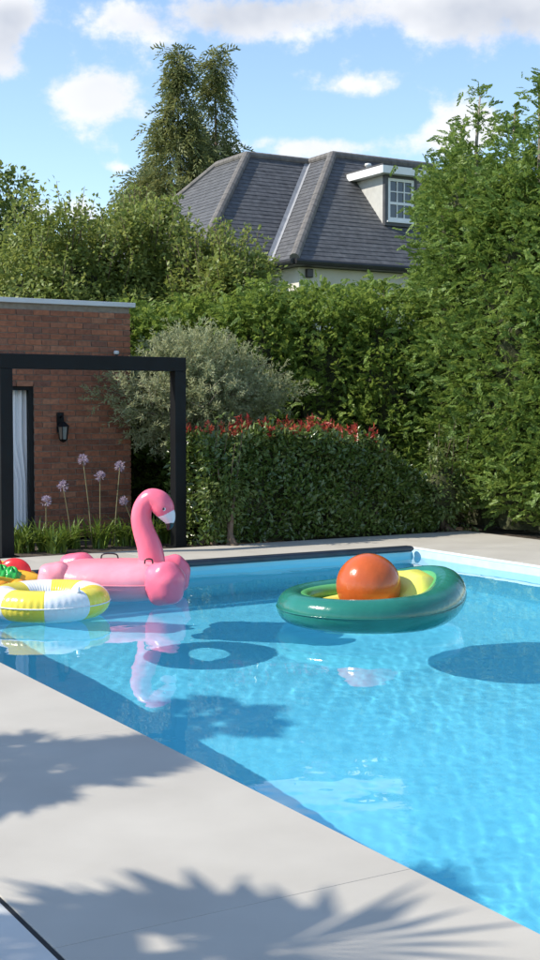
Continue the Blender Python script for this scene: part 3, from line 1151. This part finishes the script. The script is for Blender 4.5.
# ------------------------------------------------------------------ tall conifer hedge on the right and behind
right_row = [((12.72, 15.75), 6.1, 'tall conifer in the right hedge nearest the house, thin pointed leader'),
             ((12.3, 14.85), 6.30, 'tall conifer in the right hedge with bare pale trunk showing against cloud'),
             ((12.35, 14.15), 5.95, 'third conifer from the house in the right hedge, leader slightly shorter'),
             ((12.3, 13.55), 6.25, 'tallest pointed conifer at the right edge of the picture'),
             ((12.35, 12.75), 5.9, 'hedge conifer at the right picture edge, only its left side showing')]
for i, ((x, y_), h_, lab) in enumerate(right_row):
    o = conifer('conifer_tree', 100 + i, h_, [.66, 1.0, 1.1, 1.05, 1.0][i], 900, 9, LEYL, (x, y_, -.03), full=[.80, .74, .66, .66, .64][i], wood=M['bark_pale'], L=.05, W=.026, Ls=.15, nl=12, spread=.11, rise=.5, droop=.15)
    o.rotation_euler.z = random.uniform(0, 6)
    tag(o, lab, 'conifer', 'conifers of the right hedge')
bk_x = [8.3, 9.15, 10.0, 10.8, 11.55]
bk_lab = ['low back hedge conifer behind the olive tree beside the brick building', 'back hedge conifer directly behind the right half of the olive tree',
          'back hedge conifer right of the olive tree above the dark red-tipped hedge', 'back hedge conifer below the left end of the slate roof eaves',
          'back hedge conifer below the dormer window, next to the tall conifers']
for i, x in enumerate(bk_x):
    o = conifer('hedge_conifer', 200 + i, [3.2, 3.35, 3.5, 3.55, 3.6][i], .98, 680, 9, LEYL_BACK, (x, 18.1 - .5 * i + .1 * (i % 2), -.03), full=.80, sparse_top=False, wood=M['bark'], tipr=.5, L=.05, W=.026, Ls=.15, nl=12, spread=.11, rise=.5, droop=.15)
    o.rotation_euler.z = random.uniform(0, 6)
    tag(o, bk_lab[i], 'conifer', 'conifers of the back hedge')

# ------------------------------------------------------------------ broadleaf shrubs and trees behind the brick building


def place(px_, a):
    return ra((px_ - CXP) / FPX * a, a)


for i, (px_, a, top, rx, lab) in enumerate((
        (62, 21.2, 208, 1.45, 'bushy light green tree rising behind the left part of the brick building'),
        (142, 22.0, 205, 1.35, 'bushy light green tree behind the brick building corner, below the tall cypresses'),
        (222, 21.0, 238, 1.15, 'bushy light green tree directly in front of the slate roof, left of the eaves'))):
    p = place(px_, a)
    H_ = CAMH + (410 - top) / FPX * a
    o = broadleaf('garden_tree', 300 + i, (p[0], p[1], -.04), (0, 0, H_ - 1.75), (rx, rx, 1.65), 230, 130, HAZEL, L=.085, W=.055, cl=.30, sprigs=60)
    tag(o, lab, 'tree', 'broadleaf trees behind the brick building')
p = place(-22, 26)
o = broadleaf('dark_tree', 330, (p[0], p[1], -.04), (0, 0, 4.5), (1.35, 1.35, 2.0), 220, 60, DARKLEAF, L=.13, W=.08, cl=.36, sprigs=20)
tag(o, 'darker green tree cut off by the left picture edge beyond the garden', 'tree')

# two tall drooping cypresses behind the house
for i, (px_, a, top, Rm, lab, nb_) in enumerate(((180, 42, 53, 2.6, 'taller left cypress of the pair behind the house, broad and drooping', 1150),
                                            (217, 43, 55, 1.5, 'narrower right cypress of the pair behind the house roof', 620))):
    p = place(px_, a)
    H_ = CAMH + (410 - top) / FPX * a
    o = conifer('cypress_tree', 400 + i, H_, Rm, nb_, 7, TALLC, (p[0], p[1], 0), full=.60, tmin=.38, sparse_top=False, Ls=.42, L=.17, W=.05, rise=.25, droop=.6, texp=1.75, wood=M['bark'], core=False, nl=9, spread=.16, tipr=.08)
    tag(o, lab, 'cypress', 'cypress pair behind the house')

# ------------------------------------------------------------------ olive tree


def olive():
    g = np.random.default_rng(51)
    p = place(196, 17.3)
    root = empty('olive_tree', (p[0], p[1], -.04))
    c, rad = np.array([0, 0, 1.85]), np.array([1.38, .75, .84])
    segs = []
    trunk = smooth_path([(0, 0, 0), (.05, .02, .5), (-.04, .03, .95), (0, 0, 1.25)], 10)
    parts = []
    limbs = []
    for k in range(11):
        a = 2 * math.pi * k / 11 + g.normal() * .2
        e = unit(np.array([math.cos(a), math.sin(a), g.uniform(-.15, 1.2)]))
        tip = c + e * rad * .7
        P = smooth_path([(0, 0, 1.0 + .3 * g.random()), np.array([0, 0, 1.35]) * .5 + tip * .5 + g.normal(size=3) * .06, tip], 7)
        segs.append((P, .035, .01))
        limbs.append(P)
    n = 2300
    d = unit(g.normal(size=(n, 3)) + np.array([0, 0, .15]))
    bump = 1 + .16 * np.sin(6 * d[:, :1] + 2) + .14 * np.sin(8 * d[:, 2:] + 1)
    base = c + d * rad * g.uniform(.25, .82, (n, 1)) * bump
    ax_ = unit(d * .8 + UPZ * .45 + g.normal(size=(n, 3)) * .5)
    ln = g.uniform(.18, .42, n)[:, None]
    for k in range(30):
        t = g.uniform(.05, 1, (n, 1))
        P = base + ax_ * ln * t - UPZ * .10 * t * t * ln + g.normal(size=(n, 3)) * .012
        D = ax_ * .7 + unit(g.normal(size=(n, 3))) * .8
        parts.append(leaves(P, D, g.normal(size=(n, 3)) + UPZ * .6, .06 * g.uniform(.7, 1.25, n), .0155))
    V, T = cat_vt(parts)
    tri_mesh('crown', V, T, OLIVE, root)
    tapered_trunk('trunk', trunk, .085, .05, M['bark_pale'], root, 10)
    for i in range(0, n, 14):
        segs.append(([base[i] - ax_[i] * .1, base[i] + ax_[i] * ln[i]], .006, .002))
    branch_tubes('branches', segs, M['bark_pale'], root)
    tag(root, 'rounded grey-green olive tree between the brick building and the dark hedge', 'olive tree')


olive()

# ------------------------------------------------------------------ dark glossy hedge with red tips


def red_hedge():
    g = np.random.default_rng(61)
    x0, x1 = 7.35, 11.0
    root = empty('clipped_hedge', (9.0, 14.55, -.04))
    yf, yb_ = 14.02, 15.0

    def top(x):
        t = 1.33 + .05 * np.sin(3.1 * x) + .03 * np.sin(7.7 * x + 1)
        return np.where(x > 9.75, t - (x - 9.75) ** 1.25 * .72, t)
    n = 17000
    X = g.uniform(x0, x1, n)
    H_ = top(X)
    face = g.random(n)
    zr = g.random(n)
    dep = np.abs(g.normal(size=n)) * .09
    P = np.where((face < .62)[:, None], np.stack([X, yf + dep + .06 * np.sin(4 * X) + .05 * np.sin(9 * zr + 3 * X), .02 + zr * (H_ - .02)], 1), np.stack([X, g.uniform(yf, yb_, n), H_ - dep + g.normal(size=n) * .05], 1))
    outd = np.where((face < .62)[:, None], np.array([[0, -1.0, .35]]), np.array([[0, -.1, 1.0]]))
    # left and right ends
    m_ = 2600
    zr = g.random(m_)
    side = g.random(m_) < .5
    Xs = np.where(side, x0 + np.abs(g.normal(size=m_)) * .08, x1 - np.abs(g.normal(size=m_)) * .1)
    Pe = np.stack([Xs, g.uniform(yf, yb_, m_), zr * top(Xs)], 1)
    P = np.vstack([P, Pe])
    outd = np.vstack([outd, np.where(side[:, None], np.array([[-1.0, 0, .3]]), np.array([[1.0, 0, .3]]))])
    N_ = len(P)
    D = outd * .5 + g.normal(size=(N_, 3)) * .6 + UPZ * .15
    Nn = outd + g.normal(size=(N_, 3)) * .6 + UPZ * .3
    off = np.array([9.0, 14.55, -.04])
    V, T = leaves(P - off, D, Nn, .085 * g.uniform(.65, 1.3, N_), .040 * g.uniform(.7, 1.2, N_))
    tri_mesh('foliage', V, T, PHOT, root)
    # red new growth on top
    pr = []
    for _ in range(165):
        x = g.uniform(7.45, 10.25)
        if g.random() < .25:
            x = g.uniform(8.2, 9.2)
        p = np.array([x, g.uniform(yf + .02, yb_ - .2), float(top(np.array(x))) + g.uniform(-.12, .07)])
        k = 10
        t = g.random((k, 1))
        ax_ = unit(np.array([g.normal() * .25, g.normal() * .25, 1.0]))
        Q = p + ax_ * .14 * t
        pr.append(leaves(Q - off, ax_ * .8 + g.normal(size=(k, 3)) * .6, g.normal(size=(k, 3)) + UPZ * .3, .075 * g.uniform(.6, 1.2, k), .026))
    V, T = cat_vt(pr)
    tri_mesh('red_shoots', V, T, PHOT_RED, root)
    # pale new leaves scattered near the top edge
    pr = []
    for _ in range(230):
        x = g.uniform(7.4, 10.9)
        p = np.array([x, yf + g.uniform(-.03, .3), float(top(np.array(x))) - abs(g.normal()) * .18 + .02])
        k = 5
        pr.append(leaves(p + g.normal(size=(k, 3)) * .04 - off, g.normal(size=(k, 3)) + np.array([0, -.5, .3]), g.normal(size=(k, 3)) * .5 + UPZ, .085, .038))
    V, T = cat_vt(pr)
    tri_mesh('young_leaves', V, T, SPRIG, root)
    # dense twiggy inside
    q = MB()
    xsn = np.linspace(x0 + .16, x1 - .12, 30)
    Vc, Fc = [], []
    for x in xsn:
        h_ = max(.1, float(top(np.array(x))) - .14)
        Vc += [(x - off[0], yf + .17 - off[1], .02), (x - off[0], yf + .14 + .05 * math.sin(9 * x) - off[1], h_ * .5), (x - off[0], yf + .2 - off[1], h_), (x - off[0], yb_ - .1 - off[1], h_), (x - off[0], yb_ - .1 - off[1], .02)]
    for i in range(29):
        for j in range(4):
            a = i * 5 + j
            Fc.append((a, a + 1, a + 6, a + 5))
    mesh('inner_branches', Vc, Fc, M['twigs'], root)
    for _ in range(14):
        x = g.uniform(x0 + .1, x1 - .2)
        tapered_trunk('stem', [np.array([x, yf + .2, 0]) - off, np.array([x + g.normal() * .1, yf + .1, .35]) - off], .016, .01, M['bark'], root, 7)
    tag(root, 'dark glossy clipped hedge with red new shoots along its top', 'hedge')


red_hedge()

# loose pale shrub at the hedge's left end by the post
o = broadleaf('leafy_shrub', 71, (7.62, 13.98, -.04), (0, 0, .62), (.26, .16, .55), 46, 34, SPRIG, L=.085, W=.036, cl=.12, sprigs=7, shell=.2, core=0, stems=7)
tag(o, 'loose pale-leaved shrub between the black post and the dark hedge', 'shrub')
o = broadleaf('leafy_shrub', 73, (11.1, 14.1, -.04), (0, 0, .55), (.42, .34, .6), 90, 40, SPRIG, L=.075, W=.036, cl=.15, sprigs=6, shell=.3, core=.6, stems=4)
tag(o, 'yellow-green shrub in the corner where dark hedge meets conifers', 'shrub')


# ------------------------------------------------------------------ agapanthus bed


def agapanthus(seed, loc, n_leaf, stems, label):
    g = np.random.default_rng(seed)
    root = empty('agapanthus_plant', loc)
    V, T = [], []
    for _ in range(n_leaf):
        a = g.uniform(0, 2 * math.pi)
        L = g.uniform(.30, .52)
        w = g.uniform(.022, .036)
        d = np.array([math.cos(a), math.sin(a), 0])
        s_ = np.array([-math.sin(a), math.cos(a), 0])
        b0 = np.array([g.normal() * .06, g.normal() * .05, 0])
        lean_ = g.uniform(.25, .95)
        k = len(V)
        ns = 6
        for i in range(ns):
            t = i / (ns - 1)
            p = b0 + d * L * lean_ * (t ** 1.5) + UPZ * L * (1.0 * t - .55 * lean_ * t ** 2.4)
            ww = w * (1 - t ** 3) * (.6 + .4 * min(1, t * 4))
            V += [p - s_ * ww / 2, p + UPZ * -.004, p + s_ * ww / 2]
        for i in range(ns - 1):
            for j in range(2):
                q = k + i * 3 + j
                T += [(q, q + 1, q + 4), (q, q + 4, q + 3)]
    tri_mesh('leaves', np.array(V), np.array(T), AGA, root)
    for (dx, dy, hh, bx, fr_) in stems:
        tip = np.array([dx, dy, hh])
        P = smooth_path([(bx, 0, .05), (bx * .6 + dx * .4, dy * .4, hh * .5), tip], 8)
        st_ = tube('flower_stem', P, np.linspace(.0075, .005, 8), STEM, root, 7)
        k = 34
        dd = unit(g.normal(size=(k, 3)) + np.array([0, 0, .35]))
        rr = fr_ * g.uniform(.75, 1.05, k)[:, None]
        parts = []
        for _ in range(3):
            parts.append(leaves(tip + dd * rr * .74 + g.normal(size=(k, 3)) * .004, dd + g.normal(size=(k, 3)) * .5, g.normal(size=(k, 3)), .042, .013))
        parts.append(leaves(np.repeat(tip[None], k, 0), dd, g.normal(size=(k, 3)), rr[:, 0] * .75, .005))
        Vf, Tf = cat_vt(parts)
        tri_mesh('flower_head', Vf, Tf, LILAC, st_)
    return tag(root, label, 'agapanthus', 'agapanthus in the bed by the brick wall')


def aga_at(px_, row, stems_px, seed, label, n_leaf=60):
    b0 = on_y(px_, 540, row)
    st = []
    for (fx, fy, bx, sz) in stems_px:
        tp = on_y(fx, fy, row)
        bp = on_y(bx, 520, row)
        st.append((tp[0] - b0[0], 0, tp[2] + .04, bp[0] - b0[0], sz))
    return agapanthus(seed, (b0[0], row, -.04), n_leaf, st, label)


aga_at(40, 14.75, [(46, 501, 46, .055)], 81, 'agapanthus with a low seed-grey flower head nearest the doorway')
aga_at(70, 14.85, [(63, 486, 72, .06)], 82, 'agapanthus with lilac flower head on a stem leaning left')
aga_at(100, 14.7, [(83, 460, 92, .055)], 83, 'agapanthus with the tallest flower stem in front of the brick wall')
aga_at(122, 14.8, [(100, 476, 100, .052)], 84, 'agapanthus with pale flower head on a straight stem, right of the tallest')
aga_at(146, 14.7, [(120, 466, 114, .055)], 85, 'agapanthus with violet flower head on a stem leaning right')
aga_at(166, 14.85, [(124, 501, 138, .04)], 86, 'agapanthus with one small flower head beside the flamingo neck')
aga_at(20, 14.7, [], 87, 'strap-leaved agapanthus without flowers behind the left post foot')
aga_at(58, 14.45, [], 88, 'low strap-leaved agapanthus without flowers at the front of the bed', 45)

# ------------------------------------------------------------------ inflatables
ZL = WZ


def axes(deg):
    """local frame: x = forward (deg from RIGHT towards AWAY), y = left, z up"""
    a = R(deg)
    fx = RIGHT * math.cos(a) + AWAY * math.sin(a)
    fy = -RIGHT * math.sin(a) + AWAY * math.cos(a)
    return math.atan2(fx[1], fx[0])


# --- flamingo
def flamingo():
    a = 12.05
    p = ra((121 - CXP) / FPX * a, a)
    root = empty('flamingo_float', (p[0], p[1], ZL + .055), axes(-7))
    tag(root, 'pink inflatable flamingo with tall curved neck floating in the pool', 'pool float')
    I = np.eye(3)
    obs = []
    V, F = ellipsoid((-.04, .02, .135), I, (.62, .46, .19), 56, 28, .8, .72)
    V = [v + np.array([0, 0, .03 * (v[0] < -.3) * (-v[0] - .3) * 3]) for v in V]
    obs.append(mesh('body', V, F, M['pink_pale'], root, True))
    # folded wings and tail lobes with welded ribs
    def lobe(c, rad, yaw, name, mat, ribs=6):
        ca, sa = math.cos(yaw), math.sin(yaw)
        ax_ = np.array([[ca, sa, 0], [-sa, ca, 0], [0, 0, 1]])
        V, F = ellipsoid((0, 0, 0), I, (1, 1, 1), 36, 20, .85, .85)
        Vn = []
        for v in V:
            sc_ = 1 + .035 * math.sin(ribs * math.atan2(v[2], v[0]))
            Vn.append(np.asarray(c) + (v * np.array(rad) * sc_) @ ax_)
        return mesh(name, Vn, F, mat, root, True)
    obs.append(lobe((.47, -.33, .15), (.19, .16, .20), -.5, 'wing', M['pink']))
    obs.append(lobe((.40, .40, .14), (.17, .14, .19), .5, 'wing', M['pink']))
    obs.append(lobe((-.56, -.24, .17), (.17, .17, .15), .3, 'tail_lobe', M['pink_pale']))
    obs.append(lobe((-.50, .30, .20), (.19, .15, .15), -.3, 'tail_lobe', M['pink']))
    # neck and head: (x, z, radius)
    N_ = [(.27, .16, .135), (.265, .30, .125), (.24, .44, .115), (.19, .58, .102), (.165, .70, .096), (.185, .81, .092), (.25, .885, .094), (.325, .87, .104), (.372, .81, .105), (.395, .755, .088), (.405, .715, .06)]
    Q = smooth_path(N_, 60)
    P = np.stack([Q[:, 0], np.full(len(Q), .10), Q[:, 1]], 1)
    V, F = sweep_arrays(P, Q[:, 2], 24, ref=(0, 1, 0))
    neck = mesh('neck', V, F, M['pink'], root, True)
    B = smooth_path([(.385, .78, .088), (.415, .735, .078), (.432, .69, .058), (.436, .66, .040)], 14)
    P = np.stack([B[:, 0], np.full(len(B), .10), B[:, 1]], 1)
    V, F = sweep_arrays(P, B[:, 2], 20, ref=(0, 1, 0))
    beak = mesh('beak', V, F, M['beak_white'], neck, True)
    B = smooth_path([(.436, .668, .043), (.432, .638, .034), (.420, .608, .016), (.412, .598, .004)], 10)
    P = np.stack([B[:, 0], np.full(len(B), .10), B[:, 1]], 1)
    V, F = sweep_arrays(P, B[:, 2], 18, ref=(0, 1, 0))
    mesh('beak_tip', V, F, M['black_vinyl'], neck, True)
    for sy in (-1, 1):
        V, F = ellipsoid((.395, .10 + sy * .092, .80), I, (.022, .008, .022), 16, 8)
        mesh('eye', V, F, M['white_vinyl'], neck, True)
        V, F = ellipsoid((.397, .10 + sy * .098, .80), I, (.012, .006, .013), 14, 8)
        mesh('pupil', V, F, M['black_vinyl'], neck, True)
    # handles
    for (hx, hy) in ((-.14, .10), (.30, -.20)):
        zt2 = .312
        P = smooth_path([(hx - .085, hy, zt2), (hx - .06, hy, zt2 + .05), (hx + .06, hy, zt2 + .05), (hx + .085, hy, zt2)], 16)
        if hx > 0:
            P = P * 1
            P[:, 0] = hx + (P[:, 0] - hx) * .45
            P[:, 2] = zt2 + (P[:, 2] - zt2) * .8
        tube('handle', P, .0075, M['black_vinyl'], root, 8)
    # welded seam round the body
    t = np.linspace(0, 2 * math.pi, 90, endpoint=False)
    sg = lambda v, p_: np.sign(v) * np.abs(v) ** p_
    P = np.stack([-.04 + .622 * sg(np.cos(t), .72), .02 + .462 * sg(np.sin(t), .72), np.full(90, .135)], 1)
    tube('seam', P, .005, M['pink_pale'], root, 6, closed=True)
    receiver(*obs)


flamingo()


# --- yellow and white ring
def ring_float():
    c = on_z(49, 616, ZL)
    root = empty('striped_ring_float', (c[0], c[1], ZL), axes(0))
    tag(root, 'yellow and white segmented inflatable ring floating in front of the flamingo', 'pool float')
    Rm, rt, zc = .375, .140, .135
    nseg = 8
    for k in range(nseg):
        a0, a1 = 2 * math.pi * (k + .12) / nseg, 2 * math.pi * (k + 1.12) / nseg
        V, F = [], []
        na, nb_ = 44, 28
        for i in range(na + 1):
            a = a0 + (a1 - a0) * i / na
            for j in range(nb_):
                b_ = 2 * math.pi * j / nb_
                inner = max(0, -math.cos(b_))
                crk = 1 - .035 * inner * abs(math.sin(a * 34)) - .035 * max(0, math.cos(b_)) * (.5 + .5 * math.sin(a * 56)) * max(0, 1 - abs(math.sin(b_)) * 1.25)
                rr = rt * crk * (1 - .02 * (i in (0, na)))
                V.append(((Rm + rr * 1.06 * math.cos(b_)) * math.cos(a), (Rm + rr * 1.06 * math.cos(b_)) * math.sin(a), zc + rr * .95 * math.sin(b_)))
        for i in range(na):
            for j in range(nb_):
                j2 = (j + 1) % nb_
                F.append((i * nb_ + j, (i + 1) * nb_ + j, (i + 1) * nb_ + j2, i * nb_ + j2))
        o = mesh('ring_segment', V, F, M['yellow'] if k % 2 else M['white_vinyl'], root, True)
        receiver(o)
    P = [((Rm + rt * 1.062) * math.cos(t), (Rm + rt * 1.062) * math.sin(t), zc) for t in np.linspace(0, 2 * math.pi, 90, endpoint=False)]
    tube('seam', P, .006, M['white_vinyl'], root, 6, closed=True)
    V, F = lathe([(.0, .03), (.014, .03), (.016, .0), (.022, -.01)], 12)
    mesh('valve', [(x + .30, y_ - .32, z_ + zc + rt * .93) for x, y_, z_ in V], F, M['white_vinyl'], root, True)


ring_float()


# --- avocado
def pear(t, grow=0.0):
    """outline point at angle t; +x is the narrow headrest end"""
    x = .88 * math.cos(t)
    w = .70 * (1 - .22 * (x / .88) - .06 * (x / .88) ** 2)
    return np.array([x, w * math.sin(t)])


def avocado():
    a = 10.85
    c = ra((376 - CXP) / FPX * a, a)
    root = empty('avocado_float', (c[0], c[1], ZL), axes(38))
    tag(root, 'green and yellow avocado-shaped inflatable lounger floating in the pool', 'pool float')
    n = 160
    T_ = np.linspace(0, 2 * math.pi, n, endpoint=False)

    def zt3(x):
        return .142 + .10 * max(0, (x + .1) / .98) ** 2
    P = np.array([[*(pear(t) * np.array([.83, .80])), zt3(pear(t)[0])] for t in T_])
    rad = np.array([.150 + .02 * math.cos(t) for t in T_])
    V, F = sweep_arrays(P, rad, 24, True)
    Vn = []
    for i_, v in enumerate(V):
        k_, j_ = divmod(i_, 24)
        out_ = v - P[k_]
        hor = math.hypot(out_[0], out_[1]) * math.copysign(1, out_[0] * P[k_][0] + out_[1] * P[k_][1])
        w_ = max(0.0, -hor / rad[k_]) ** 2 * .07 + max(0.0, hor / rad[k_]) ** 6 * .03
        Vn.append(P[k_] + out_ * (1 - w_ * (.5 + .5 * math.sin(k_ * 2.6))))
    rim = mesh('rim_tube', Vn, F, M['avocado_green'], root, True)
    ow = np.array([[*(p_[:2] * (1 + (r_ + .002) / np.linalg.norm(p_[:2]))), p_[2]] for p_, r_ in zip(P, rad)])
    tube('weld_seam', ow, .005, M['avocado_green'], root, 6, closed=True)
    # lighter green welded band on the inner shoulder
    P2 = np.array([[*(pear(t) * np.array([.735, .69])), zt3(pear(t)[0]) + .055] for t in T_])
    tube('inner_band', P2, np.array([.07 + .012 * math.cos(t) for t in T_]), M['avocado_rim'], root, 16, closed=True)
    # yellow flesh: quilted floor with a raised pillow at the narrow end and a round well for the stone
    V, F = [], []
    nr = 22
    wc = np.array([-.20, .0])
    for i in range(nr + 1):
        s_ = i / nr
        for t in T_:
            q_ = pear(t) * np.array([.69, .63]) * s_
            zf = zt3(q_[0]) + .075 * (1 - s_ ** 6)
            pil = math.exp(-(((q_[0] - .44) / .24) ** 4) - ((q_[1]) / .40) ** 4) * .165
            well = np.linalg.norm(q_ - wc)
            zf += pil - .19 * (1 / (1 + math.exp((well - .29) / .025)))
            zf -= .012 * abs(math.sin(q_[1] * 16)) * (q_[0] > .15)
            V.append((q_[0], q_[1], zf))
    for i in range(nr):
        for j in range(n):
            j2 = (j + 1) % n
            F.append((i * n + j, i * n + j2, (i + 1) * n + j2, (i + 1) * n + j))
    fl2 = mesh('cushion', V, F, M['avocado_flesh'], root, True)
    # grab handle loop at the wide end and valve
    V, F = lathe([(.0, .03), (.016, .03), (.018, .0), (.026, -.012)], 12)
    mesh('valve', [(x + .66, y_ + .18, z_ + .335) for x, y_, z_ in V], F, M['avocado_rim'], root, True)
    receiver(rim, fl2)
    # stone ball resting in the well
    ab = 10.85
    bc = ra((369 - CXP) / FPX * ab, ab)
    rb = .272
    zc = CAMH - (586 - 410) / FPX * ab
    bl = empty('orange_ball', (bc[0], bc[1], zc - rb))
    tag(bl, 'glossy orange-brown inflatable ball resting in the avocado float', 'ball')
    V, F = ellipsoid((0, 0, rb), np.eye(3), (rb, rb, rb * .985), 40, 28)
    mesh('skin', V, F, M['ball'], bl, True)
    V, F = lathe([(.0, .006), (.010, .006), (.012, .0), (.02, -.01)], 14)
    mesh('valve', [(x - .05, y_ + .2, z_ + rb + .169) for x, y_, z_ in V], F, M['ball'], bl, True)


avocado()


# --- taco float at the left edge
def taco():
    c = ra((-33 - CXP) / FPX * 12.35, 12.35)
    root = empty('taco_float', (c[0], c[1], ZL + .01), axes(-8))
    tag(root, 'yellow inflatable taco with red and green fillings at the left picture edge', 'pool float')
    for sy, tilt in ((1, .5), (-1, .95)):
        V, F = [], []
        n1, n2 = 40, 12
        # thick half-moon shell, hinged along the x axis at the waterline
        for side in (0, 1):
            for i in range(n1 + 1):
                t = math.pi * i / n1
                for j in range(n2 + 1):
                    s_ = j / n2
                    x = .74 * math.cos(t) * (s_ ** .5 if True else s_)
                    h_ = .30 * math.sin(t) * s_
                    puff = .06 * math.sqrt(max(0, 1 - s_ ** 4)) * (math.sin(t) ** .5)
                    off = (puff if side else -puff)
                    yy = sy * (h_ * math.sin(tilt) + .05) + sy * off * math.cos(tilt)
                    zz = .06 + h_ * math.cos(tilt) - off * math.sin(tilt) * .6
                    V.append((x, yy, zz))
        st = (n1 + 1) * (n2 + 1)
        for side in (0, 1):
            for i in range(n1):
                for j in range(n2):
                    p_ = side * st + i * (n2 + 1) + j
                    F.append((p_, p_ + 1, p_ + n2 + 2, p_ + n2 + 1))
        receiver(mesh('shell', V, F, M['taco'], root, True))
    P = [(.74 * t, .0, .13 + .0 * t) for t in np.linspace(-1, 1, 24)]
    receiver(tube('hull', P, [.13 * math.sqrt(max(.01, 1 - (t * .98) ** 2)) + .02 for t in np.linspace(-1, 1, 24)], M['taco'], root, 16))
    g = np.random.default_rng(9)
    for (x, y_, z_, r_) in ((.44, .06, .21, .14), (.14, .08, .25, .15), (-.2, .07, .24, .15)):
        V, F = ellipsoid((x, y_, z_), np.eye(3), (r_ * 1.15, r_ * .55, r_), 24, 16)
        mesh('tomato_slice', V, F, M['tomato'], root, True)
    for k in range(9):
        x = .46 - k * .1
        V, F = ellipsoid((0, 0, 0), np.eye(3), (1, 1, 1), 26, 16)
        V = [np.array([x, -.09, .175 + .02 * math.sin(k * 2)]) + v * np.array([.085, .075, .095]) * (1 + .22 * math.sin(6 * math.atan2(v[1], v[0]) + k) * math.sin(5 * v[2])) for v in V]
        mesh('lettuce_leaf', V, F, M['lettuce'], root, True)
    for k, x in enumerate((.56, .40, .22, .05, -.15)):
        V, F = ellipsoid((x, -.20, .11 + .015 * (k % 2)), np.eye(3), (.085, .065, .075), 18, 12)
        mesh('cheese_piece', V, F, M['cheese'], root, True)


taco()

# ------------------------------------------------------------------ potted fan palms on the terrace to the left (they throw the shadows on the deck)


def fan_palm(seed, loc, h, n_fr, size, label, fan=1.0, nb_=24, half=125, w=.034):
    g = np.random.default_rng(seed)
    root = empty('fan_palm', loc)
    V, F = lathe([(0, .02), (.2, .0), (.27, .42), (.30, .45), (.27, .46), (.25, .41), (0, .40)], 28)
    mesh('pot', V, F, M['terracotta'], root, True)
    zz = np.linspace(.38, h, 9)
    tapered_trunk('trunk', np.stack([.03 * np.sin(zz * 2), .02 * np.cos(zz * 3), zz], 1), .085, .07, M['bark'], root, 12)
    for k in range(n_fr):
        a = 2.4 * k + g.normal() * .2
        el_ = R(g.uniform(-35, 70))
        d = np.array([math.cos(a) * math.cos(el_), math.sin(a) * math.cos(el_), math.sin(el_)])
        base = np.array([0, 0, h])
        stalk = size * g.uniform(.55, .95) / fan
        hub = base + d * stalk - UPZ * .10 * stalk
        s_ = unit(np.cross(d, UPZ))
        n_ = np.cross(s_, d)
        Vv, Tt = [], []
        Lb = size * g.uniform(.55, .75) * fan
        for i in range(nb_):
            th = R(-half + 2 * half * i / (nb_ - 1))
            dd = d * math.cos(th) + s_ * math.sin(th)
            ss = np.cross(n_, dd)
            L = Lb * (1 - .25 * abs(th) / 2.2) * g.uniform(.92, 1.05)
            q = len(Vv)
            m1 = hub + dd * L * .45 + n_ * .02
            tip = hub + dd * L - UPZ * L * g.uniform(.1, .35)
            Vv += [hub, m1 + ss * w / 2, tip, m1 - ss * w / 2]
            Tt += [(q, q + 1, q + 2), (q, q + 2, q + 3)]
        fr_ = tri_mesh('frond', np.array(Vv), np.array(Tt), PALM, root)
        tube('stalk', smooth_path([base, base + d * stalk * .55, hub], 6), .009, STEM, fr_, 6)
    return tag(root, label, 'palm', 'potted fan palms beside the terrace')


hx, hy = SUN.x / SUN.z, SUN.y / SUN.z
for (tgt, hc, seed, n_fr, size, lab) in ((np.array([1.98, 5.7, 0]), 3.5, 21, 40, .57, 'potted fan palm whose shadow falls beside the ring float'),
                                         (np.array([1.72, 3.42, 0]), 3.7, 22, 11, .64, 'potted fan palm whose shadow covers the nearest deck corner'),
                                         (np.array([3.15, 8.75, 0]), 3.3, 23, 22, .45, 'smaller potted fan palm whose shadow falls into the pool')):
    fan_palm(seed, (tgt[0] + hx * hc, tgt[1] + hy * hc, 0), hc, n_fr, size, lab, **(dict(fan=1.75, nb_=13, half=80, w=.042) if seed == 22 else {}))
